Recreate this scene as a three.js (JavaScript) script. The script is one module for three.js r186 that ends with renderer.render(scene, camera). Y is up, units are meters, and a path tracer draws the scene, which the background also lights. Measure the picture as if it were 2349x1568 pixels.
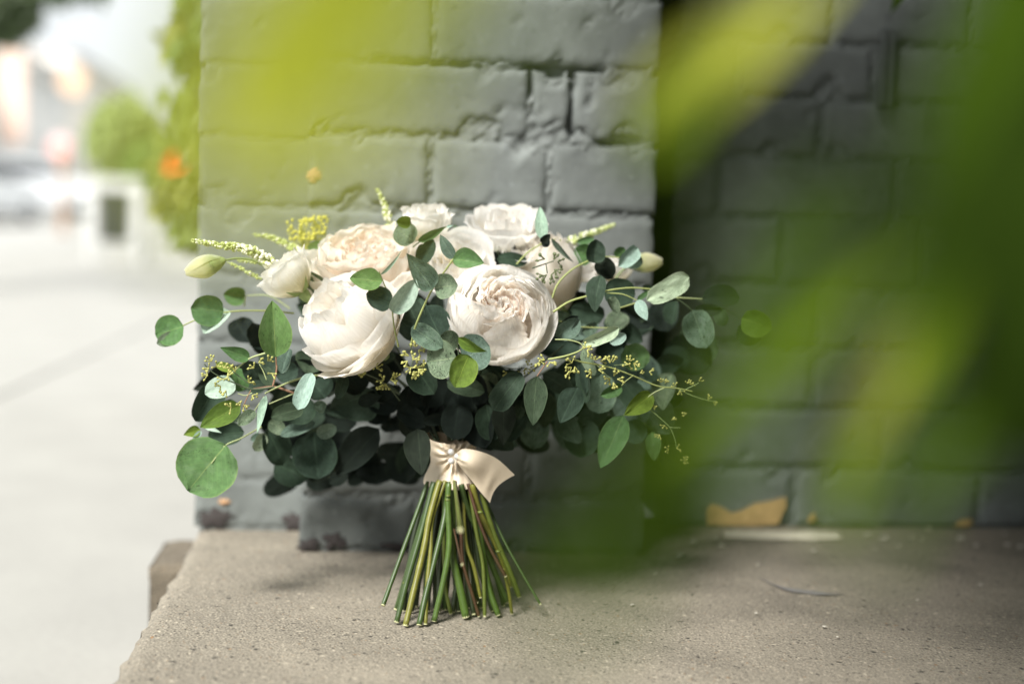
import * as THREE from 'three';
import { ImprovedNoise } from 'three/addons/math/ImprovedNoise.js';
import { mergeGeometries, mergeVertices } from 'three/addons/utils/BufferGeometryUtils.js';
import { RoundedBoxGeometry } from 'three/addons/geometries/RoundedBoxGeometry.js';

// ------------------------------------------------------------------ camera, sky, sun, exposure
const scene = new THREE.Scene();
const V = (x, y, z) => new THREE.Vector3(x, y, z);
const R = d => d * Math.PI / 180;
const FOCAL = 3262, CX = 1174.5, CY = 784;           // lens in the units of a 2349 x 1568 view
const camera = new THREE.PerspectiveCamera(2 * Math.atan(CY / FOCAL) * 180 / Math.PI, 1024 / 683, 0.02, 600);
const yaw = R(6), pitch = R(3.86), roll = R(1.8);
const fwd = V(Math.sin(yaw) * Math.cos(pitch), -Math.sin(pitch), -Math.cos(yaw) * Math.cos(pitch));
const r0 = fwd.clone().cross(V(0, 1, 0)).normalize(), u0 = r0.clone().cross(fwd);
const right = r0.clone().multiplyScalar(Math.cos(roll)).addScaledVector(u0, Math.sin(roll));
const up = right.clone().cross(fwd);
const eye = V(0.0520, 0.2922, 1.3310);
camera.position.copy(eye);
camera.quaternion.setFromRotationMatrix(new THREE.Matrix4().makeBasis(right, up, fwd.clone().negate()));
camera.focus = 1.065;
camera.userData.fStop = 2.35;
scene.add(camera);

const SW = 128, SH = 64, skyData = new Float32Array(SW * SH * 4);
for (let j = 0; j < SH; j++) for (let i = 0; i < SW; i++) {
  const el = ((j + 0.5) / SH - 0.5) * Math.PI, k = Math.max(0, Math.sin(el)), o = (j * SW + i) * 4;
  const L = 0.63 + 0.14 * k;
  skyData[o] = L * 0.93; skyData[o + 1] = L * 0.975; skyData[o + 2] = L; skyData[o + 3] = 1;
}
const sky = new THREE.DataTexture(skyData, SW, SH, THREE.RGBAFormat, THREE.FloatType);
sky.mapping = THREE.EquirectangularReflectionMapping;
sky.magFilter = THREE.LinearFilter; sky.minFilter = THREE.LinearFilter; sky.needsUpdate = true;
scene.background = sky; scene.environment = sky;
const sun = new THREE.DirectionalLight(new THREE.Color(1, 0.975, 0.94), 4.6);
sun.position.set(-1.7, 3.5, 2.7); sun.target.position.set(0.1, 0.1, 0.1);
sun.castShadow = true; sun.shadow.radius = 30; sun.shadow.mapSize.set(2048, 2048);
Object.assign(sun.shadow.camera, { left: -3, right: 3, top: 3, bottom: -3, near: 0.1, far: 12 });
scene.add(sun, sun.target);
const EXPOSURE = 1.66;

// ------------------------------------------------------------------ helpers
let seed = 7;
const rnd = (a = 0, b = 1) => { seed = (seed * 1664525 + 1013904223) >>> 0; return a + (b - a) * seed / 4294967296; };
const perlin = new ImprovedNoise();
const noise = (x, y = 0, z = 0) => perlin.noise(x, y, z);
const fbm = (x, y, z = 0, o = 4) => { let s = 0, a = 1, t = 0; for (let i = 0; i < o; i++) { s += a * noise(x, y, z + i * 7.3); t += a; a *= 0.5; x *= 2.03; y *= 2.03; z *= 2.03; } return s / t; };
const lerp = (a, b, t) => a + (b - a) * t;
const clamp = (x, a = 0, b = 1) => Math.min(b, Math.max(a, x));
const smooth = (a, b, x) => { const t = clamp((x - a) / (b - a)); return t * t * (3 - 2 * t); };
const ray = (x, y) => fwd.clone().addScaledVector(right, (x - CX) / FOCAL).addScaledVector(up, -(y - CY) / FOCAL);
const atD = (x, y, d) => eye.clone().addScaledVector(ray(x, y), d);                       // d metres deep
const at = (x, y, z) => { const d = ray(x, y); return eye.clone().addScaledVector(d, (z - eye.z) / d.z); };   // on the plane z
const onY = (x, y, h = 0) => { const d = ray(x, y); return eye.clone().addScaledVector(d, (h - eye.y) / d.y); };
const depthOf = p => p.clone().sub(eye).dot(fwd);
const used = {};
const numbered = n => { used[n] = (used[n] ?? -1) + 1; return used[n] ? n + '_' + String(used[n]).padStart(3, '0') : n; };
function tag(o, label, category, group, kind) {
  if (label) o.userData.label = label; if (category) o.userData.category = category;
  if (group) o.userData.group = group; if (kind) o.userData.kind = kind; return o;
}
function thing(name, label, category, group) { const g = new THREE.Group(); g.name = numbered(name); tag(g, label, category, group); scene.add(g); return g; }
function part(name, geo, mat, parent = scene) { const m = new THREE.Mesh(geo, mat); m.name = parent === scene ? numbered(name) : name; m.castShadow = m.receiveShadow = true; parent.add(m); return m; }
function sub(name, parent) { const g = new THREE.Group(); g.name = name; parent.add(g); return g; }
const merge = list => mergeGeometries(list.map(g => { const h = g.index ? g.toNonIndexed() : g.clone(); for (const k of Object.keys(h.attributes)) if (!['position', 'normal', 'uv'].includes(k)) h.deleteAttribute(k); return h; }));
const box = (w, h, d, x = 0, y = 0, z = 0) => new THREE.BoxGeometry(w, h, d).translate(x, y, z);
const rbox = (w, h, d, x = 0, y = 0, z = 0, r = 0.02) => new RoundedBoxGeometry(w, h, d, 2, r).translate(x, y, z);
function sheet(nu, nv, fn, colors) {                   // fn(u 0..1, v 0..1) -> [Vector3, uvx, uvy, color?]
  const pos = [], uv = [], col = [], idx = [];
  for (let j = 0; j <= nv; j++) for (let i = 0; i <= nu; i++) {
    const [p, a, b, c] = fn(i / nu, j / nv); pos.push(p.x, p.y, p.z); uv.push(a ?? i / nu, b ?? j / nv); if (colors) col.push(...c);
  }
  for (let j = 0; j < nv; j++) for (let i = 0; i < nu; i++) { const a = j * (nu + 1) + i, b = a + 1, c = a + nu + 1, d = c + 1; idx.push(a, b, d, a, d, c); }
  const g = new THREE.BufferGeometry();
  g.setAttribute('position', new THREE.Float32BufferAttribute(pos, 3)); g.setAttribute('uv', new THREE.Float32BufferAttribute(uv, 2));
  if (colors) g.setAttribute('color', new THREE.Float32BufferAttribute(col, 3));
  g.setIndex(idx); g.computeVertexNormals(); return g;
}
function tube(points, ra, rb = ra, seg = 12, sides = 6) {   // tapered round stem with slightly uneven girth and closed ends
  const curve = new THREE.CatmullRomCurve3(points, false, 'centripetal'), f = curve.computeFrenetFrames(seg), ph = rnd(0, 50);
  const g = sheet(sides, seg + 2, (u, v) => {
    const k = Math.round(v * (seg + 2)) - 1, t = clamp(k / seg), i = clamp(k, 0, seg), end = k < 0 || k > seg ? 0 : 1;
    const r = lerp(ra, rb, t) * end * (1 + 0.12 * noise(t * seg * 0.45, ph)), a = u * Math.PI * 2;
    return [curve.getPointAt(t).addScaledVector(f.normals[i], r * Math.cos(a)).addScaledVector(f.binormals[i], r * Math.sin(a)), u, t];
  });
  return g;
}
function texture(w, h, fn, srgb = true, rep = true) {
  const d = new Uint8Array(w * h * 4);
  for (let j = 0; j < h; j++) for (let i = 0; i < w; i++) { const c = fn(i / w, j / h, i, j), o = (j * w + i) * 4; for (let k = 0; k < 3; k++) d[o + k] = clamp(c[k] ?? c[0]) * 255; d[o + 3] = 255; }
  const t = new THREE.DataTexture(d, w, h); t.magFilter = THREE.LinearFilter; t.minFilter = THREE.LinearMipmapLinearFilter; t.generateMipmaps = true;
  if (srgb) t.colorSpace = THREE.SRGBColorSpace; if (rep) t.wrapS = t.wrapT = THREE.RepeatWrapping; t.needsUpdate = true; return t;
}
const std = (rgb, roughness = 0.8, more = {}) => new THREE.MeshStandardMaterial({ color: new THREE.Color().setRGB(...rgb), roughness, side: THREE.DoubleSide, ...more });
const phys = (rgb, roughness, more = {}) => new THREE.MeshPhysicalMaterial({ color: new THREE.Color().setRGB(...rgb), roughness, side: THREE.DoubleSide, ...more });

// ------------------------------------------------------------------ masonry and concrete materials
const paintBump = texture(1024, 1024, (u, v) => { const a = fbm(u * 30, v * 30, 3, 4), b = noise(u * 120, v * 120, 9), c = Math.pow(Math.max(0, noise(u * 22, v * 22, 21)), 2.0); return [0.5 + 0.32 * a + 0.10 * b - 0.5 * c]; }, false);
const paintTone = texture(1024, 1024, (u, v) => { const a = fbm(u * 9, v * 9, 5, 5), b = fbm(u * 40, v * 40, 2, 3), d = Math.pow(Math.max(0, fbm(u * 14, v * 14, 40, 4)), 1.5); const sp = Math.max(0, noise(u * 150, v * 150, 77) - 0.42); const k = 0.92 + 0.13 * a + 0.09 * b - 0.34 * d + 0.5 * sp - 0.5 * Math.max(0, noise(u * 110, v * 110, 91) - 0.45); return [k, k * 1.0, k * 0.985]; });
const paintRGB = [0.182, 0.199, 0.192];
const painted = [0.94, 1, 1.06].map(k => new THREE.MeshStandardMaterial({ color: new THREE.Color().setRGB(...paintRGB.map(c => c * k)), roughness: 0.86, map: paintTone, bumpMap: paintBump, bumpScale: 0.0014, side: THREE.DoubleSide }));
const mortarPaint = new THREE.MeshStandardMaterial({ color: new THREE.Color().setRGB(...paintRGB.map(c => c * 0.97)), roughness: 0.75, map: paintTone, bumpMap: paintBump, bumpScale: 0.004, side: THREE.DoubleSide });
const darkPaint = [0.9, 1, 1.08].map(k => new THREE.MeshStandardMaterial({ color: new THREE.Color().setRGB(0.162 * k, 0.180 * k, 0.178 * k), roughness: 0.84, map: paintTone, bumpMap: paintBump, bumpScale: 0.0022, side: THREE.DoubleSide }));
const bareBrick = std([0.54, 0.37, 0.16], 0.95, { map: paintTone, bumpMap: paintBump, bumpScale: 0.002 });

const grain = (() => {                                   // aggregate: a speckled heap of small grains
  const N = 2048, tone = new Float32Array(N * N), hue = new Float32Array(N * N), hgt = new Float32Array(N * N);
  for (let j = 0; j < N; j++) for (let i = 0; i < N; i++) { const o = j * N + i; tone[o] = 0.62 + 0.12 * fbm(i / 210, j / 210, 1, 5) - 0.16 * Math.pow(Math.max(0, fbm(i / 330, j / 330, 31, 4)), 1.2) + 0.17 * noise(i / 2.9, j / 2.9, 4) + 0.08 * noise(i / 7, j / 7, 14); hgt[o] = 0.5 + 0.22 * noise(i / 4, j / 4, 6) + 0.16 * noise(i / 12, j / 12, 8); }
  for (let n = 0; n < 60000; n++) {
    const x = rnd(0, N) | 0, y = rnd(0, N) | 0, r = rnd(0.7, 2.1) + (rnd() < 0.05 ? rnd(1, 3.2) : 0), q = rnd();
    const dt = q < 0.34 ? -rnd(0.15, 0.42) : q < 0.9 ? rnd(0.08, 0.26) : -0.05, hu = q > 0.9 ? rnd(0.4, 1) : 0, ex = rnd(0.6, 1.6);
    for (let b = -6; b <= 6; b++) for (let a = -6; a <= 6; a++) { const e = Math.hypot(a * ex, b / ex) / r; if (e > 1) continue; const o = ((y + b + N) % N) * N + ((x + a + N) % N); tone[o] = lerp(tone[o], 0.6 + dt, 1 - e * e * 0.6); hue[o] = hu * (1 - e); hgt[o] += dt * 0.8 * (1 - e); }
  }
  const map = texture(N, N, (u, v, i, j) => { const o = j * N + i, t = tone[o], h = hue[o]; return [t * (1.04 + 0.25 * h), t * (0.985 - 0.10 * h), t * (0.90 - 0.4 * h)]; });
  const bump = texture(N, N, (u, v, i, j) => [hgt[j * N + i]], false);
  return { map, bump };
})();
const concrete = new THREE.MeshStandardMaterial({ color: new THREE.Color().setRGB(0.585, 0.582, 0.545), roughness: 0.9, map: grain.map, bumpMap: grain.bump, bumpScale: 0.0026, side: THREE.DoubleSide });
const walkTone = texture(1024, 1024, (u, v) => { const k = 0.86 + 0.06 * fbm(u * 12, v * 12, 2, 5) + 0.03 * noise(u * 200, v * 200); return [k, k * 0.99, k * 0.955]; });
const walkMat = new THREE.MeshStandardMaterial({ color: new THREE.Color().setRGB(0.44, 0.44, 0.435), roughness: 0.92, map: walkTone, side: THREE.DoubleSide });
const roadMat = new THREE.MeshStandardMaterial({ color: new THREE.Color().setRGB(0.47, 0.475, 0.48), roughness: 0.92, map: walkTone, side: THREE.DoubleSide });

// ------------------------------------------------------------------ ground: sidewalk and street that climb away
const rise = d => d < 0 ? -0.17 : d < 60 ? -0.17 + 0.006 * d + 0.00044 * d * d : -0.17 + 0.36 + 1.584 + (d - 60) * 0.0588;
const groundY = z => rise(eye.z - z);
function strip(name, x0, x1, z0, z1, lift, mat, n = 60) {
  const g = sheet(8, n, (u, v) => { const x = lerp(x0, x1, u), z = lerp(z0, z1, Math.pow(v, 2)); return [V(x, groundY(z) + lift, z), x / 2, z / 2]; });
  return tag(part(name, g, mat), null, null, null, 'structure');
}
tag(strip('ground', -260, 260, 6, -420, -0.16, std([0.4, 0.4, 0.38], 0.95)), 'pale ground that runs out to the far end of the street', 'ground');
tag(strip('road', -10.8, -3.72, 6, -300, -0.13, roadMat), 'pale washed-out street surface beyond the sidewalk', 'road');
{ // sidewalk: slabs with narrow joints, near ones built
  const w = tag(new THREE.Group(), 'pale concrete sidewalk that runs past the brick corner', 'sidewalk', null, 'structure'); w.name = numbered('sidewalk'); scene.add(w);
  part('sidewalk_bed', sheet(4, 40, (u, v) => { const x = lerp(-3.6, 1.5, u), z = lerp(4, -120, v * v); return [V(x, groundY(z) - 0.012, z), x / 2, z / 2]; }), walkMat, w);
  for (let k = 0; k < 1; k++) for (let c = 0; c < 3; c++) {
    const z1 = 3.0 - k * 6.2, z0 = z1 - 60, x0 = [-3.6, -2.24, -0.885][c], x1 = x0 + [1.35, 1.345, 2.0][c];
    part('paving_slab', sheet(2, 60, (u, v) => { const x = lerp(x0, x1, u), z = lerp(z1, z0, v * v); return [V(x, groundY(z), z), x / 2, z / 2]; }), walkMat, w);
  }
  part('kerb', sheet(3, 40, (u, v) => { const z = lerp(4, -120, v * v), k = Math.round(u * 3); return [V([-3.6, -3.72, -3.74, -3.74][k], groundY(z) + [0.004, 0.004, -0.01, -0.14][k], z), u, z]; }), walkMat, w);
}

// ------------------------------------------------------------------ doorstep slab
{
  const X0 = -0.108, X1 = 1.9, Z0 = -0.2, Z1 = 1.55, n = 220, m = 120;
  const fine = (a, b, t, p) => lerp(a, b, Math.pow(t, p));
  const top = sheet(n, m, (u, v) => {
    const x = fine(X0, X1, u, 1.6), z = fine(Z0, Z1, v, 1.0), e = x - X0;
    const y = 0.0011 * fbm(x * 28, z * 28, 2, 4) + 0.0006 * noise(x * 150, z * 150) - 0.006 * Math.pow(1 - clamp(e / 0.012), 2) - 0.0016 * smooth(0.02, 0, e) * (1 + noise(x * 60, z * 60));
    return [V(x - 0.0045 * (1 - clamp(e / 0.012)) * (fbm(z * 30, 3) * 2 + noise(z * 110, 7)), y, z), x, z];
  });
  const side = sheet(8, m, (u, v) => { const z = lerp(Z0, Z1, v); return [V(X0 - 0.0045 * (fbm(z * 30, 3) * 2 + noise(z * 110, 7)) - 0.001 * u + 0.002 * noise(z * 40, u * 8), lerp(-0.0076, -0.175, u), z), lerp(0, 0.17, u), z]; });
  tag(part('doorstep', merge([top, side]), concrete), 'rough beige concrete doorstep on which the bouquet stands', 'doorstep', null, 'structure');
}

// ------------------------------------------------------------------ painted brickwork
function brickGeo(w, h, d, rough = 1, chips = 0) {        // front face at z = 0, body behind; w along x, h along y
  const nx = Math.max(14, Math.round(w / 0.0042)), ny = Math.max(12, Math.round(h / 0.0042)), s = rnd(0, 400), wrap = 3;
  const chip = []; for (let i = 0; i < chips; i++) chip.push([rnd(0, w), rnd() < 0.5 ? 0 : h, rnd(0.008, 0.02), rnd(0.003, 0.009)]);
  return sheet(nx + 2 * wrap, ny + 2 * wrap, (u, v) => {
    const iu = Math.round(u * (nx + 2 * wrap)) - wrap, iv = Math.round(v * (ny + 2 * wrap)) - wrap;
    let x = clamp(iu / nx) * w, y = clamp(iv / ny) * h, z = 0;
    const back = Math.max(-iu, iu - nx, -iv, iv - ny, 0); z = -[0, 0.0022, 0.008, d][back];
    const bulge = [0, 0.0016, 0.0026, 0.003][back];
    if (iu < 0) x -= bulge; if (iu > nx) x += bulge; if (iv < 0) y -= bulge; if (iv > ny) y += bulge;
    const ex = Math.min(x, w - x), ey = Math.min(y, h - y), e = clamp(Math.min(ex, ey) / 0.0045);
    z -= 0.0014 * (1 - e) * (1 - e);
    const edge = 1 - e;
    x += rough * edge * 0.0030 * fbm(x * 60 + s, y * 60, s, 3); y += rough * edge * 0.0034 * fbm(x * 60, y * 60 + s, s + 9, 3);
    const blist = Math.max(0, noise(x * 62 + s, y * 62, s + 5) - 0.33), ridge = Math.pow(Math.max(0, 1 - Math.abs(fbm(x * 46 + s, y * 46, s + 15, 2)) * 9), 2);
    z += rough * (0.0008 * fbm(x * 18 + s, y * 18, s, 3) + 0.0007 * noise(x * 190 + s, y * 190, s) * (0.12 + edge) - 0.006 * blist * blist * 3 + 0.0007 * ridge * smooth(0.05, 0.5, noise(x * 13 + s, y * 13, s + 33)));
    for (const [cx, cy, cr, cd] of chip) z -= cd * smooth(cr, cr * 0.4, Math.hypot(x - cx, y - cy) * (1 + 0.4 * noise(x * 90, y * 90, s)));
    return [V(x, y, z), x + s, y + s * 0.37];
  });
}
function mortarSheet(w, h, deep, amp, s, holes = []) {
  return sheet(Math.round(w / 0.003), Math.round(h / 0.003), (u, v) => {
    const x = u * w, y = v * h; const q = fbm(x * 85 + s, y * 85, s, 4), q2 = Math.max(0, noise(x * 170, y * 170, s + 3));
    let z = -deep + amp * (q * 1.3 + q2 * 1.2); for (const [hx, hy, hw, hh, hd] of holes) z -= hd * smooth(1.25, 0.6, Math.hypot((x - hx) / hw, (y - hy) / hh) * (1 + 0.3 * noise(x * 90, y * 90, 4)));
    return [V(x, y, z), x + s, y + s];
  });
}
const pier = thing('brick_pier', 'grey painted brick corner pier behind the bouquet, left of the dark wall', 'pillar');
{
  const j = 0.009, ys = [0.004]; for (let k = 0; k < 12; k++) ys.push(0.053 + 0.0677 * k);
  const W = 0.323, rows = [
    [0, 0.105, 0.323], [0, 0.212, 0.323], [0, 0.105, 0.323], [0, 0.212, 0.323], [0, 0.207, 0.323], [0, 0.110, 0.222, 0.323], [0, 0.202, 0.241, 0.323], [0, 0.110, 0.323],
    [0, 0.208, 0.323], [0, 0.108, 0.323], [0, 0.208, 0.323], [0, 0.108, 0.323]];
  for (let k = 0; k < 12; k++) for (let i = 0; i + 1 < rows[k].length; i++) {
    const a = rows[k][i] + (i ? j / 2 : 0), b = rows[k][i + 1] - (i + 2 < rows[k].length ? j / 2 : 0), y0 = ys[k] + (k ? j / 2 : 0), y1 = ys[k + 1] - j / 2;
    const rough = k === 6 ? 1.5 : 1.05;
    const b0 = part('brick', brickGeo(b - a, y1 - y0, 0.10, rough, k === 6 ? 5 : k > 3 ? 2 : 1), painted[(k * 2 + i) % 3], pier); b0.position.set(a, y0, 0.0012 * noise(k * 3.3, i * 5.1));
  }
  for (let k = 0; k < 12; k++) {                          // the part set back on the left
    const dy = k ? -0.0 : 0, y0 = ys[k] + (k ? 0.0025 : 0) + dy, y1 = ys[k + 1] - 0.0025;
    const b1 = part('brick', brickGeo(0.1075, y1 - y0, 0.16, 0.95, 1), painted[(k + 1) % 3], pier); b1.position.set(-0.109 + 0.002 * noise(k * 7.7), y0, -0.094);
  }
  const mf = part('mortar', mortarSheet(W - 0.006, 0.78, 0.0040, 0.0042, 3, [[0.232, 0.458, 0.034, 0.007, 0.02], [0.240, 0.425, 0.005, 0.03, 0.018], [0.196, 0.445, 0.008, 0.014, 0.012], [0.285, 0.393, 0.02, 0.006, 0.012], [0.105, 0.457, 0.05, 0.0035, 0.006]]), mortarPaint, pier); mf.position.set(0.003, 0, 0);
  const ml = part('mortar', mortarSheet(0.102, 0.78, 0.0018, 0.0016, 31), mortarPaint, pier); ml.position.set(-0.106, 0, -0.094);
  const core = merge([box(W - 0.012, 2.4, 0.13, W / 2, 1.2, -0.08), box(0.10, 2.4, 2.4, -0.056, 1.2, -0.104 - 1.2), box(0.32, 2.4, 2.2, 0.16, 1.2, -1.3)]);
  part('core', core, mortarPaint, pier);
  part('capstone', rbox(W + 0.14, 0.06, 0.3, 0.11, 2.43, -0.1, 0.01), mortarPaint, pier);
  // bare patches where the paint has come off the lowest bricks
  const rustMat = std([0.045, 0.038, 0.035], 0.95), bareMat = std([0.5, 0.3, 0.16], 0.95);
  const flake = (x, y, z, w, h, m, s) => part('bare_patch', sheet(36, 8, (u, v) => { const a = u * Math.PI * 2, r = v * (1 + 0.7 * noise(Math.cos(a) * 1.6 + s, Math.sin(a) * 1.6, s) + 0.6 * noise(Math.cos(a) * 5 + s, Math.sin(a) * 5, s)); return [V(x + Math.cos(a) * r * w, y + Math.sin(a) * r * h, z + 0.0018 - 0.002 * v * v), u, v]; }), m, pier);
  flake(0.030, 0.010, 0.001, 0.011, 0.008, rustMat, 2); flake(0.006, 0.007, 0.001, 0.010, 0.006, rustMat, 9); flake(0.085, 0.006, 0.001, 0.012, 0.004, rustMat, 5);
  flake(-0.09, 0.012, -0.093, 0.016, 0.009, rustMat, 12); flake(-0.012, 0.009, -0.093, 0.012, 0.009, rustMat, 17); flake(-0.082, 0.029, -0.0925, 0.005, 0.0035, bareMat, 3);
  flake(0.003, 0.352, 0.001, 0.006, 0.007, bareMat, 6);
}
const wall = thing('brick_wall', 'dark grey painted brick wall set back to the right of the pier', 'wall'); wall.userData.kind = 'structure';
{
  const Z = -0.145, hy = s => at(1900, s, Z).y, hx = (s, y) => at(s, y, Z).x;
  const js = [1211, 1075, 938, 797, 657, 505, 365, 227, 99, -38, -170].map(hy); js[0] = 0.004;
  const cuts = [[1821, 2245], [2022], [1864, 2295], [1873, 2210], [1800, 2120], [1648, 2060], [1885, 2260], [1691, 2008], [1912, 2240], [1720, 2080]];
  const mid = [1143, 1006, 868, 727, 581, 435, 296, 163, 30, -104];
  const jj = 0.010;
  for (let k = 0; k < 10; k++) {
    const xs = [0.372, ...cuts[k].map(s => hx(s, mid[k]))]; let last = xs[xs.length - 1]; while (last < 1.25) { last += k % 3 ? 0.213 : 0.108; xs.push(last); }
    for (let i = 0; i + 1 < xs.length; i++) {
      const a = xs[i] + jj / 2, b = xs[i + 1] - jj / 2, y0 = js[k] + (k ? jj / 2 : 0), y1 = js[k + 1] - jj / 2;
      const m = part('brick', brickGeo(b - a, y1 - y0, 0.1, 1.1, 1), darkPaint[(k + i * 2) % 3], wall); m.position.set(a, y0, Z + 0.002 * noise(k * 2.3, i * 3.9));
    }
  }
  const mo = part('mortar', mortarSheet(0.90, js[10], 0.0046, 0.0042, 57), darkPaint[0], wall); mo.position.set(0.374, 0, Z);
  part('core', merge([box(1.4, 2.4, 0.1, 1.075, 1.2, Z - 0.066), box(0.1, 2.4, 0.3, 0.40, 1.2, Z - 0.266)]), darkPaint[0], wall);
  // bare ochre brick where paint has flaked away, right above the step
  const outline = (pts, z, name) => { const s = new THREE.Shape(); pts.forEach(([x, y], i) => { const p = at(x, y, Z); i ? s.lineTo(p.x, p.y) : s.moveTo(p.x, p.y); }); const g = new THREE.ExtrudeGeometry(s, { depth: 0.0022, bevelEnabled: false }).translate(0, 0, Z + z); part(name, g, bareBrick, wall); };
  outline([[1618, 1199], [1616, 1168], [1626, 1152], [1645, 1156], [1660, 1164], [1676, 1174], [1700, 1168], [1730, 1152], [1760, 1148], [1800, 1138], [1802, 1160], [1792, 1176], [1784, 1199], [1720, 1203], [1660, 1201]], 0.002, 'bare_patch');
  outline([[1852, 1196], [1856, 1180], [1868, 1174], [1875, 1182], [1866, 1192]], 0.002, 'bare_patch');
  outline([[2185, 1203], [2200, 1190], [2222, 1188], [2230, 1197], [2215, 1205]], 0.002, 'bare_patch');
  // a short upright metal trim beside the second course
  const p = at(2030, 160, Z), h = at(2030, 72, Z).y - at(2030, 252, Z).y;
  const trim = merge([rbox(0.0165, h, 0.012, p.x, p.y, Z + 0.006, 0.003), rbox(0.004, h * 0.98, 0.006, p.x - 0.0045, p.y, Z + 0.0125, 0.0018), rbox(0.004, h * 0.98, 0.006, p.x + 0.0045, p.y, Z + 0.0125, 0.0018)]);
  tag(part('wall_trim', trim, darkPaint[1]), 'short upright ridged strip fixed to the dark wall near its top', 'wall trim');
}
// the entrance goes on out of view: door side on the right and the lintel over it
tag(part('side_wall', box(0.15, 2.6, 1.9, 1.55, 1.3, 0.75), darkPaint[1]), 'dark grey wall closing the entrance on the right', 'wall', null, 'structure');
tag(part('added_pier', box(1.85, 2.4, 0.25, 0.775, 1.2, 2.2), darkPaint[1]), 'added dark grey pier behind the viewer that blocks light from the front', 'pier', null, 'structure');  // unseen pier, added to keep light from the front off the scene
tag(part('lintel', box(2.0, 0.3, 2.4, 0.9, 2.55, 1.05), darkPaint[1]), 'dark grey lintel over the entrance', 'lintel', null, 'structure');

{ // low stone block behind the slab's left edge
  const g = sheet(24, 24, (u, v) => { // top and front as one worn skin
    const x = lerp(-0.152, -0.1, u), k = v * 0.34, y = k < 0.17 ? -0.165 + k * 0.78 : -0.0325, z = k < 0.17 ? -0.082 : -0.082 - (k - 0.17) * 0.7;
    const left = u < 0.08 ? 1 : 0;
    return [V(x + 0.004 * fbm(y * 30, z * 30, 2, 3), y - 0.004 * Math.abs(fbm(x * 40, z * 40, 7, 3)) - (u < 0.2 && k >= 0.17 ? 0.01 * (0.2 - u) : 0), z + 0.004 * fbm(x * 40, y * 40, 8, 3)), x, y + z];
  });
  const sd = sheet(10, 10, (u, v) => [V(-0.152 + 0.003 * fbm(u * 5, v * 5, 2, 3), lerp(-0.165, -0.034, v), lerp(-0.082, -0.2, u)), u * 0.2, v * 0.2]);
  tag(part('stone_block', merge([g, sd]), new THREE.MeshStandardMaterial({ color: new THREE.Color().setRGB(0.36, 0.34, 0.30), roughness: 0.95, map: grain.map, bumpMap: grain.bump, bumpScale: 0.003, side: THREE.DoubleSide })), 'dark weathered stone block at the slab\'s left edge below the pier', 'stone');
}
{ // debris and a dark streak on the step in front of the dark wall
  const strip0 = onY(1660, 1232), strip1 = onY(1930, 1238);
  const mid = strip0.clone().add(strip1).multiplyScalar(0.5);
  tag(part('mortar_strip', sheet(26, 10, (u, v) => { const x = lerp(strip0.x, strip1.x, u), a = v * 2 - 1, w = 0.012 * (1 + 0.4 * noise(u * 6, 3)) * Math.pow(Math.sin(Math.PI * clamp(u, 0.02, 0.98)), 0.3); return [V(x, 0.0015 + 0.006 * (1 - a * a) * (1 + 0.4 * noise(u * 14, v * 4)), mid.z + a * w - 0.002 + 0.004 * noise(u * 5, 1)), u, v]; }), std([0.62, 0.58, 0.45], 0.95, { bumpMap: paintBump, bumpScale: 0.002 })), 'pale smear of old mortar lying along the foot of the dark wall', 'mortar smear');
  { const c = new THREE.CatmullRomCurve3([onY(1740, 1328, 0), onY(1800, 1352, 0), onY(1870, 1362, 0), onY(1935, 1366, 0)]); tag(part('dark_streak', sheet(30, 8, (u, v) => { const p = c.getPoint(u), a = v * 2 - 1, w = (0.008 + 0.004 * noise(u * 7, 3)) * Math.sin(Math.PI * clamp(u, 0.01, 0.99)); return [V(p.x, 0.0013 + 0.0006 * (1 - a * a), p.z + a * w + 0.002 * noise(u * 9, v * 2)), u, v]; }), std([0.19, 0.182, 0.168], 0.95, { bumpMap: paintBump, bumpScale: 0.001 })), 'thin dark curved streak on the step right of the bouquet', 'dirt streak'); }  // flat curved strip, darker than the slab
  const spots = [[1560, 1272], [1502, 1313], [1590, 1240], [1640, 1232], [1655, 1250], [1738, 1294], [1868, 1262], [1990, 1225], [2008, 1257], [2030, 1233], [2062, 1250], [2092, 1230], [2115, 1235], [2130, 1210], [2205, 1233], [2240, 1250], [2305, 1222], [2312, 1248], [2250, 1340], [2342, 1253], [1450, 1385], [1735, 1405], [1892, 1436], [1922, 1460], [2105, 1375]];
  const chipM = std([0.46, 0.43, 0.36], 0.9);
  let proto;
  for (const [x, y] of spots) {
    const p = onY(x, y, 0.002);
    const o = proto ? proto.clone() : part('paint_flake', sheet(8, 4, (u, v) => { const a = u * Math.PI * 2, q = v * Math.PI, r = 1 + 0.3 * noise(Math.cos(a) * 2, Math.sin(a) * 2, v * 3); return [V(Math.cos(a) * Math.sin(q) * 0.0042 * r, Math.cos(q) * 0.0016, Math.sin(a) * Math.sin(q) * 0.0035 * r), u, v]; }), chipM);
    if (proto) { o.name = numbered('paint_flake'); scene.add(o); } else proto = o;
    o.position.copy(p); o.rotation.y = rnd(0, 6); o.scale.setScalar(y > 1280 ? rnd(0.3, 0.55) : rnd(0.5, 1.15));
    tag(o, 'tiny pale flake lying on the dark step below the brick wall', 'flake', 'pale flakes scattered over the shaded step');
  }
}

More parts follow.
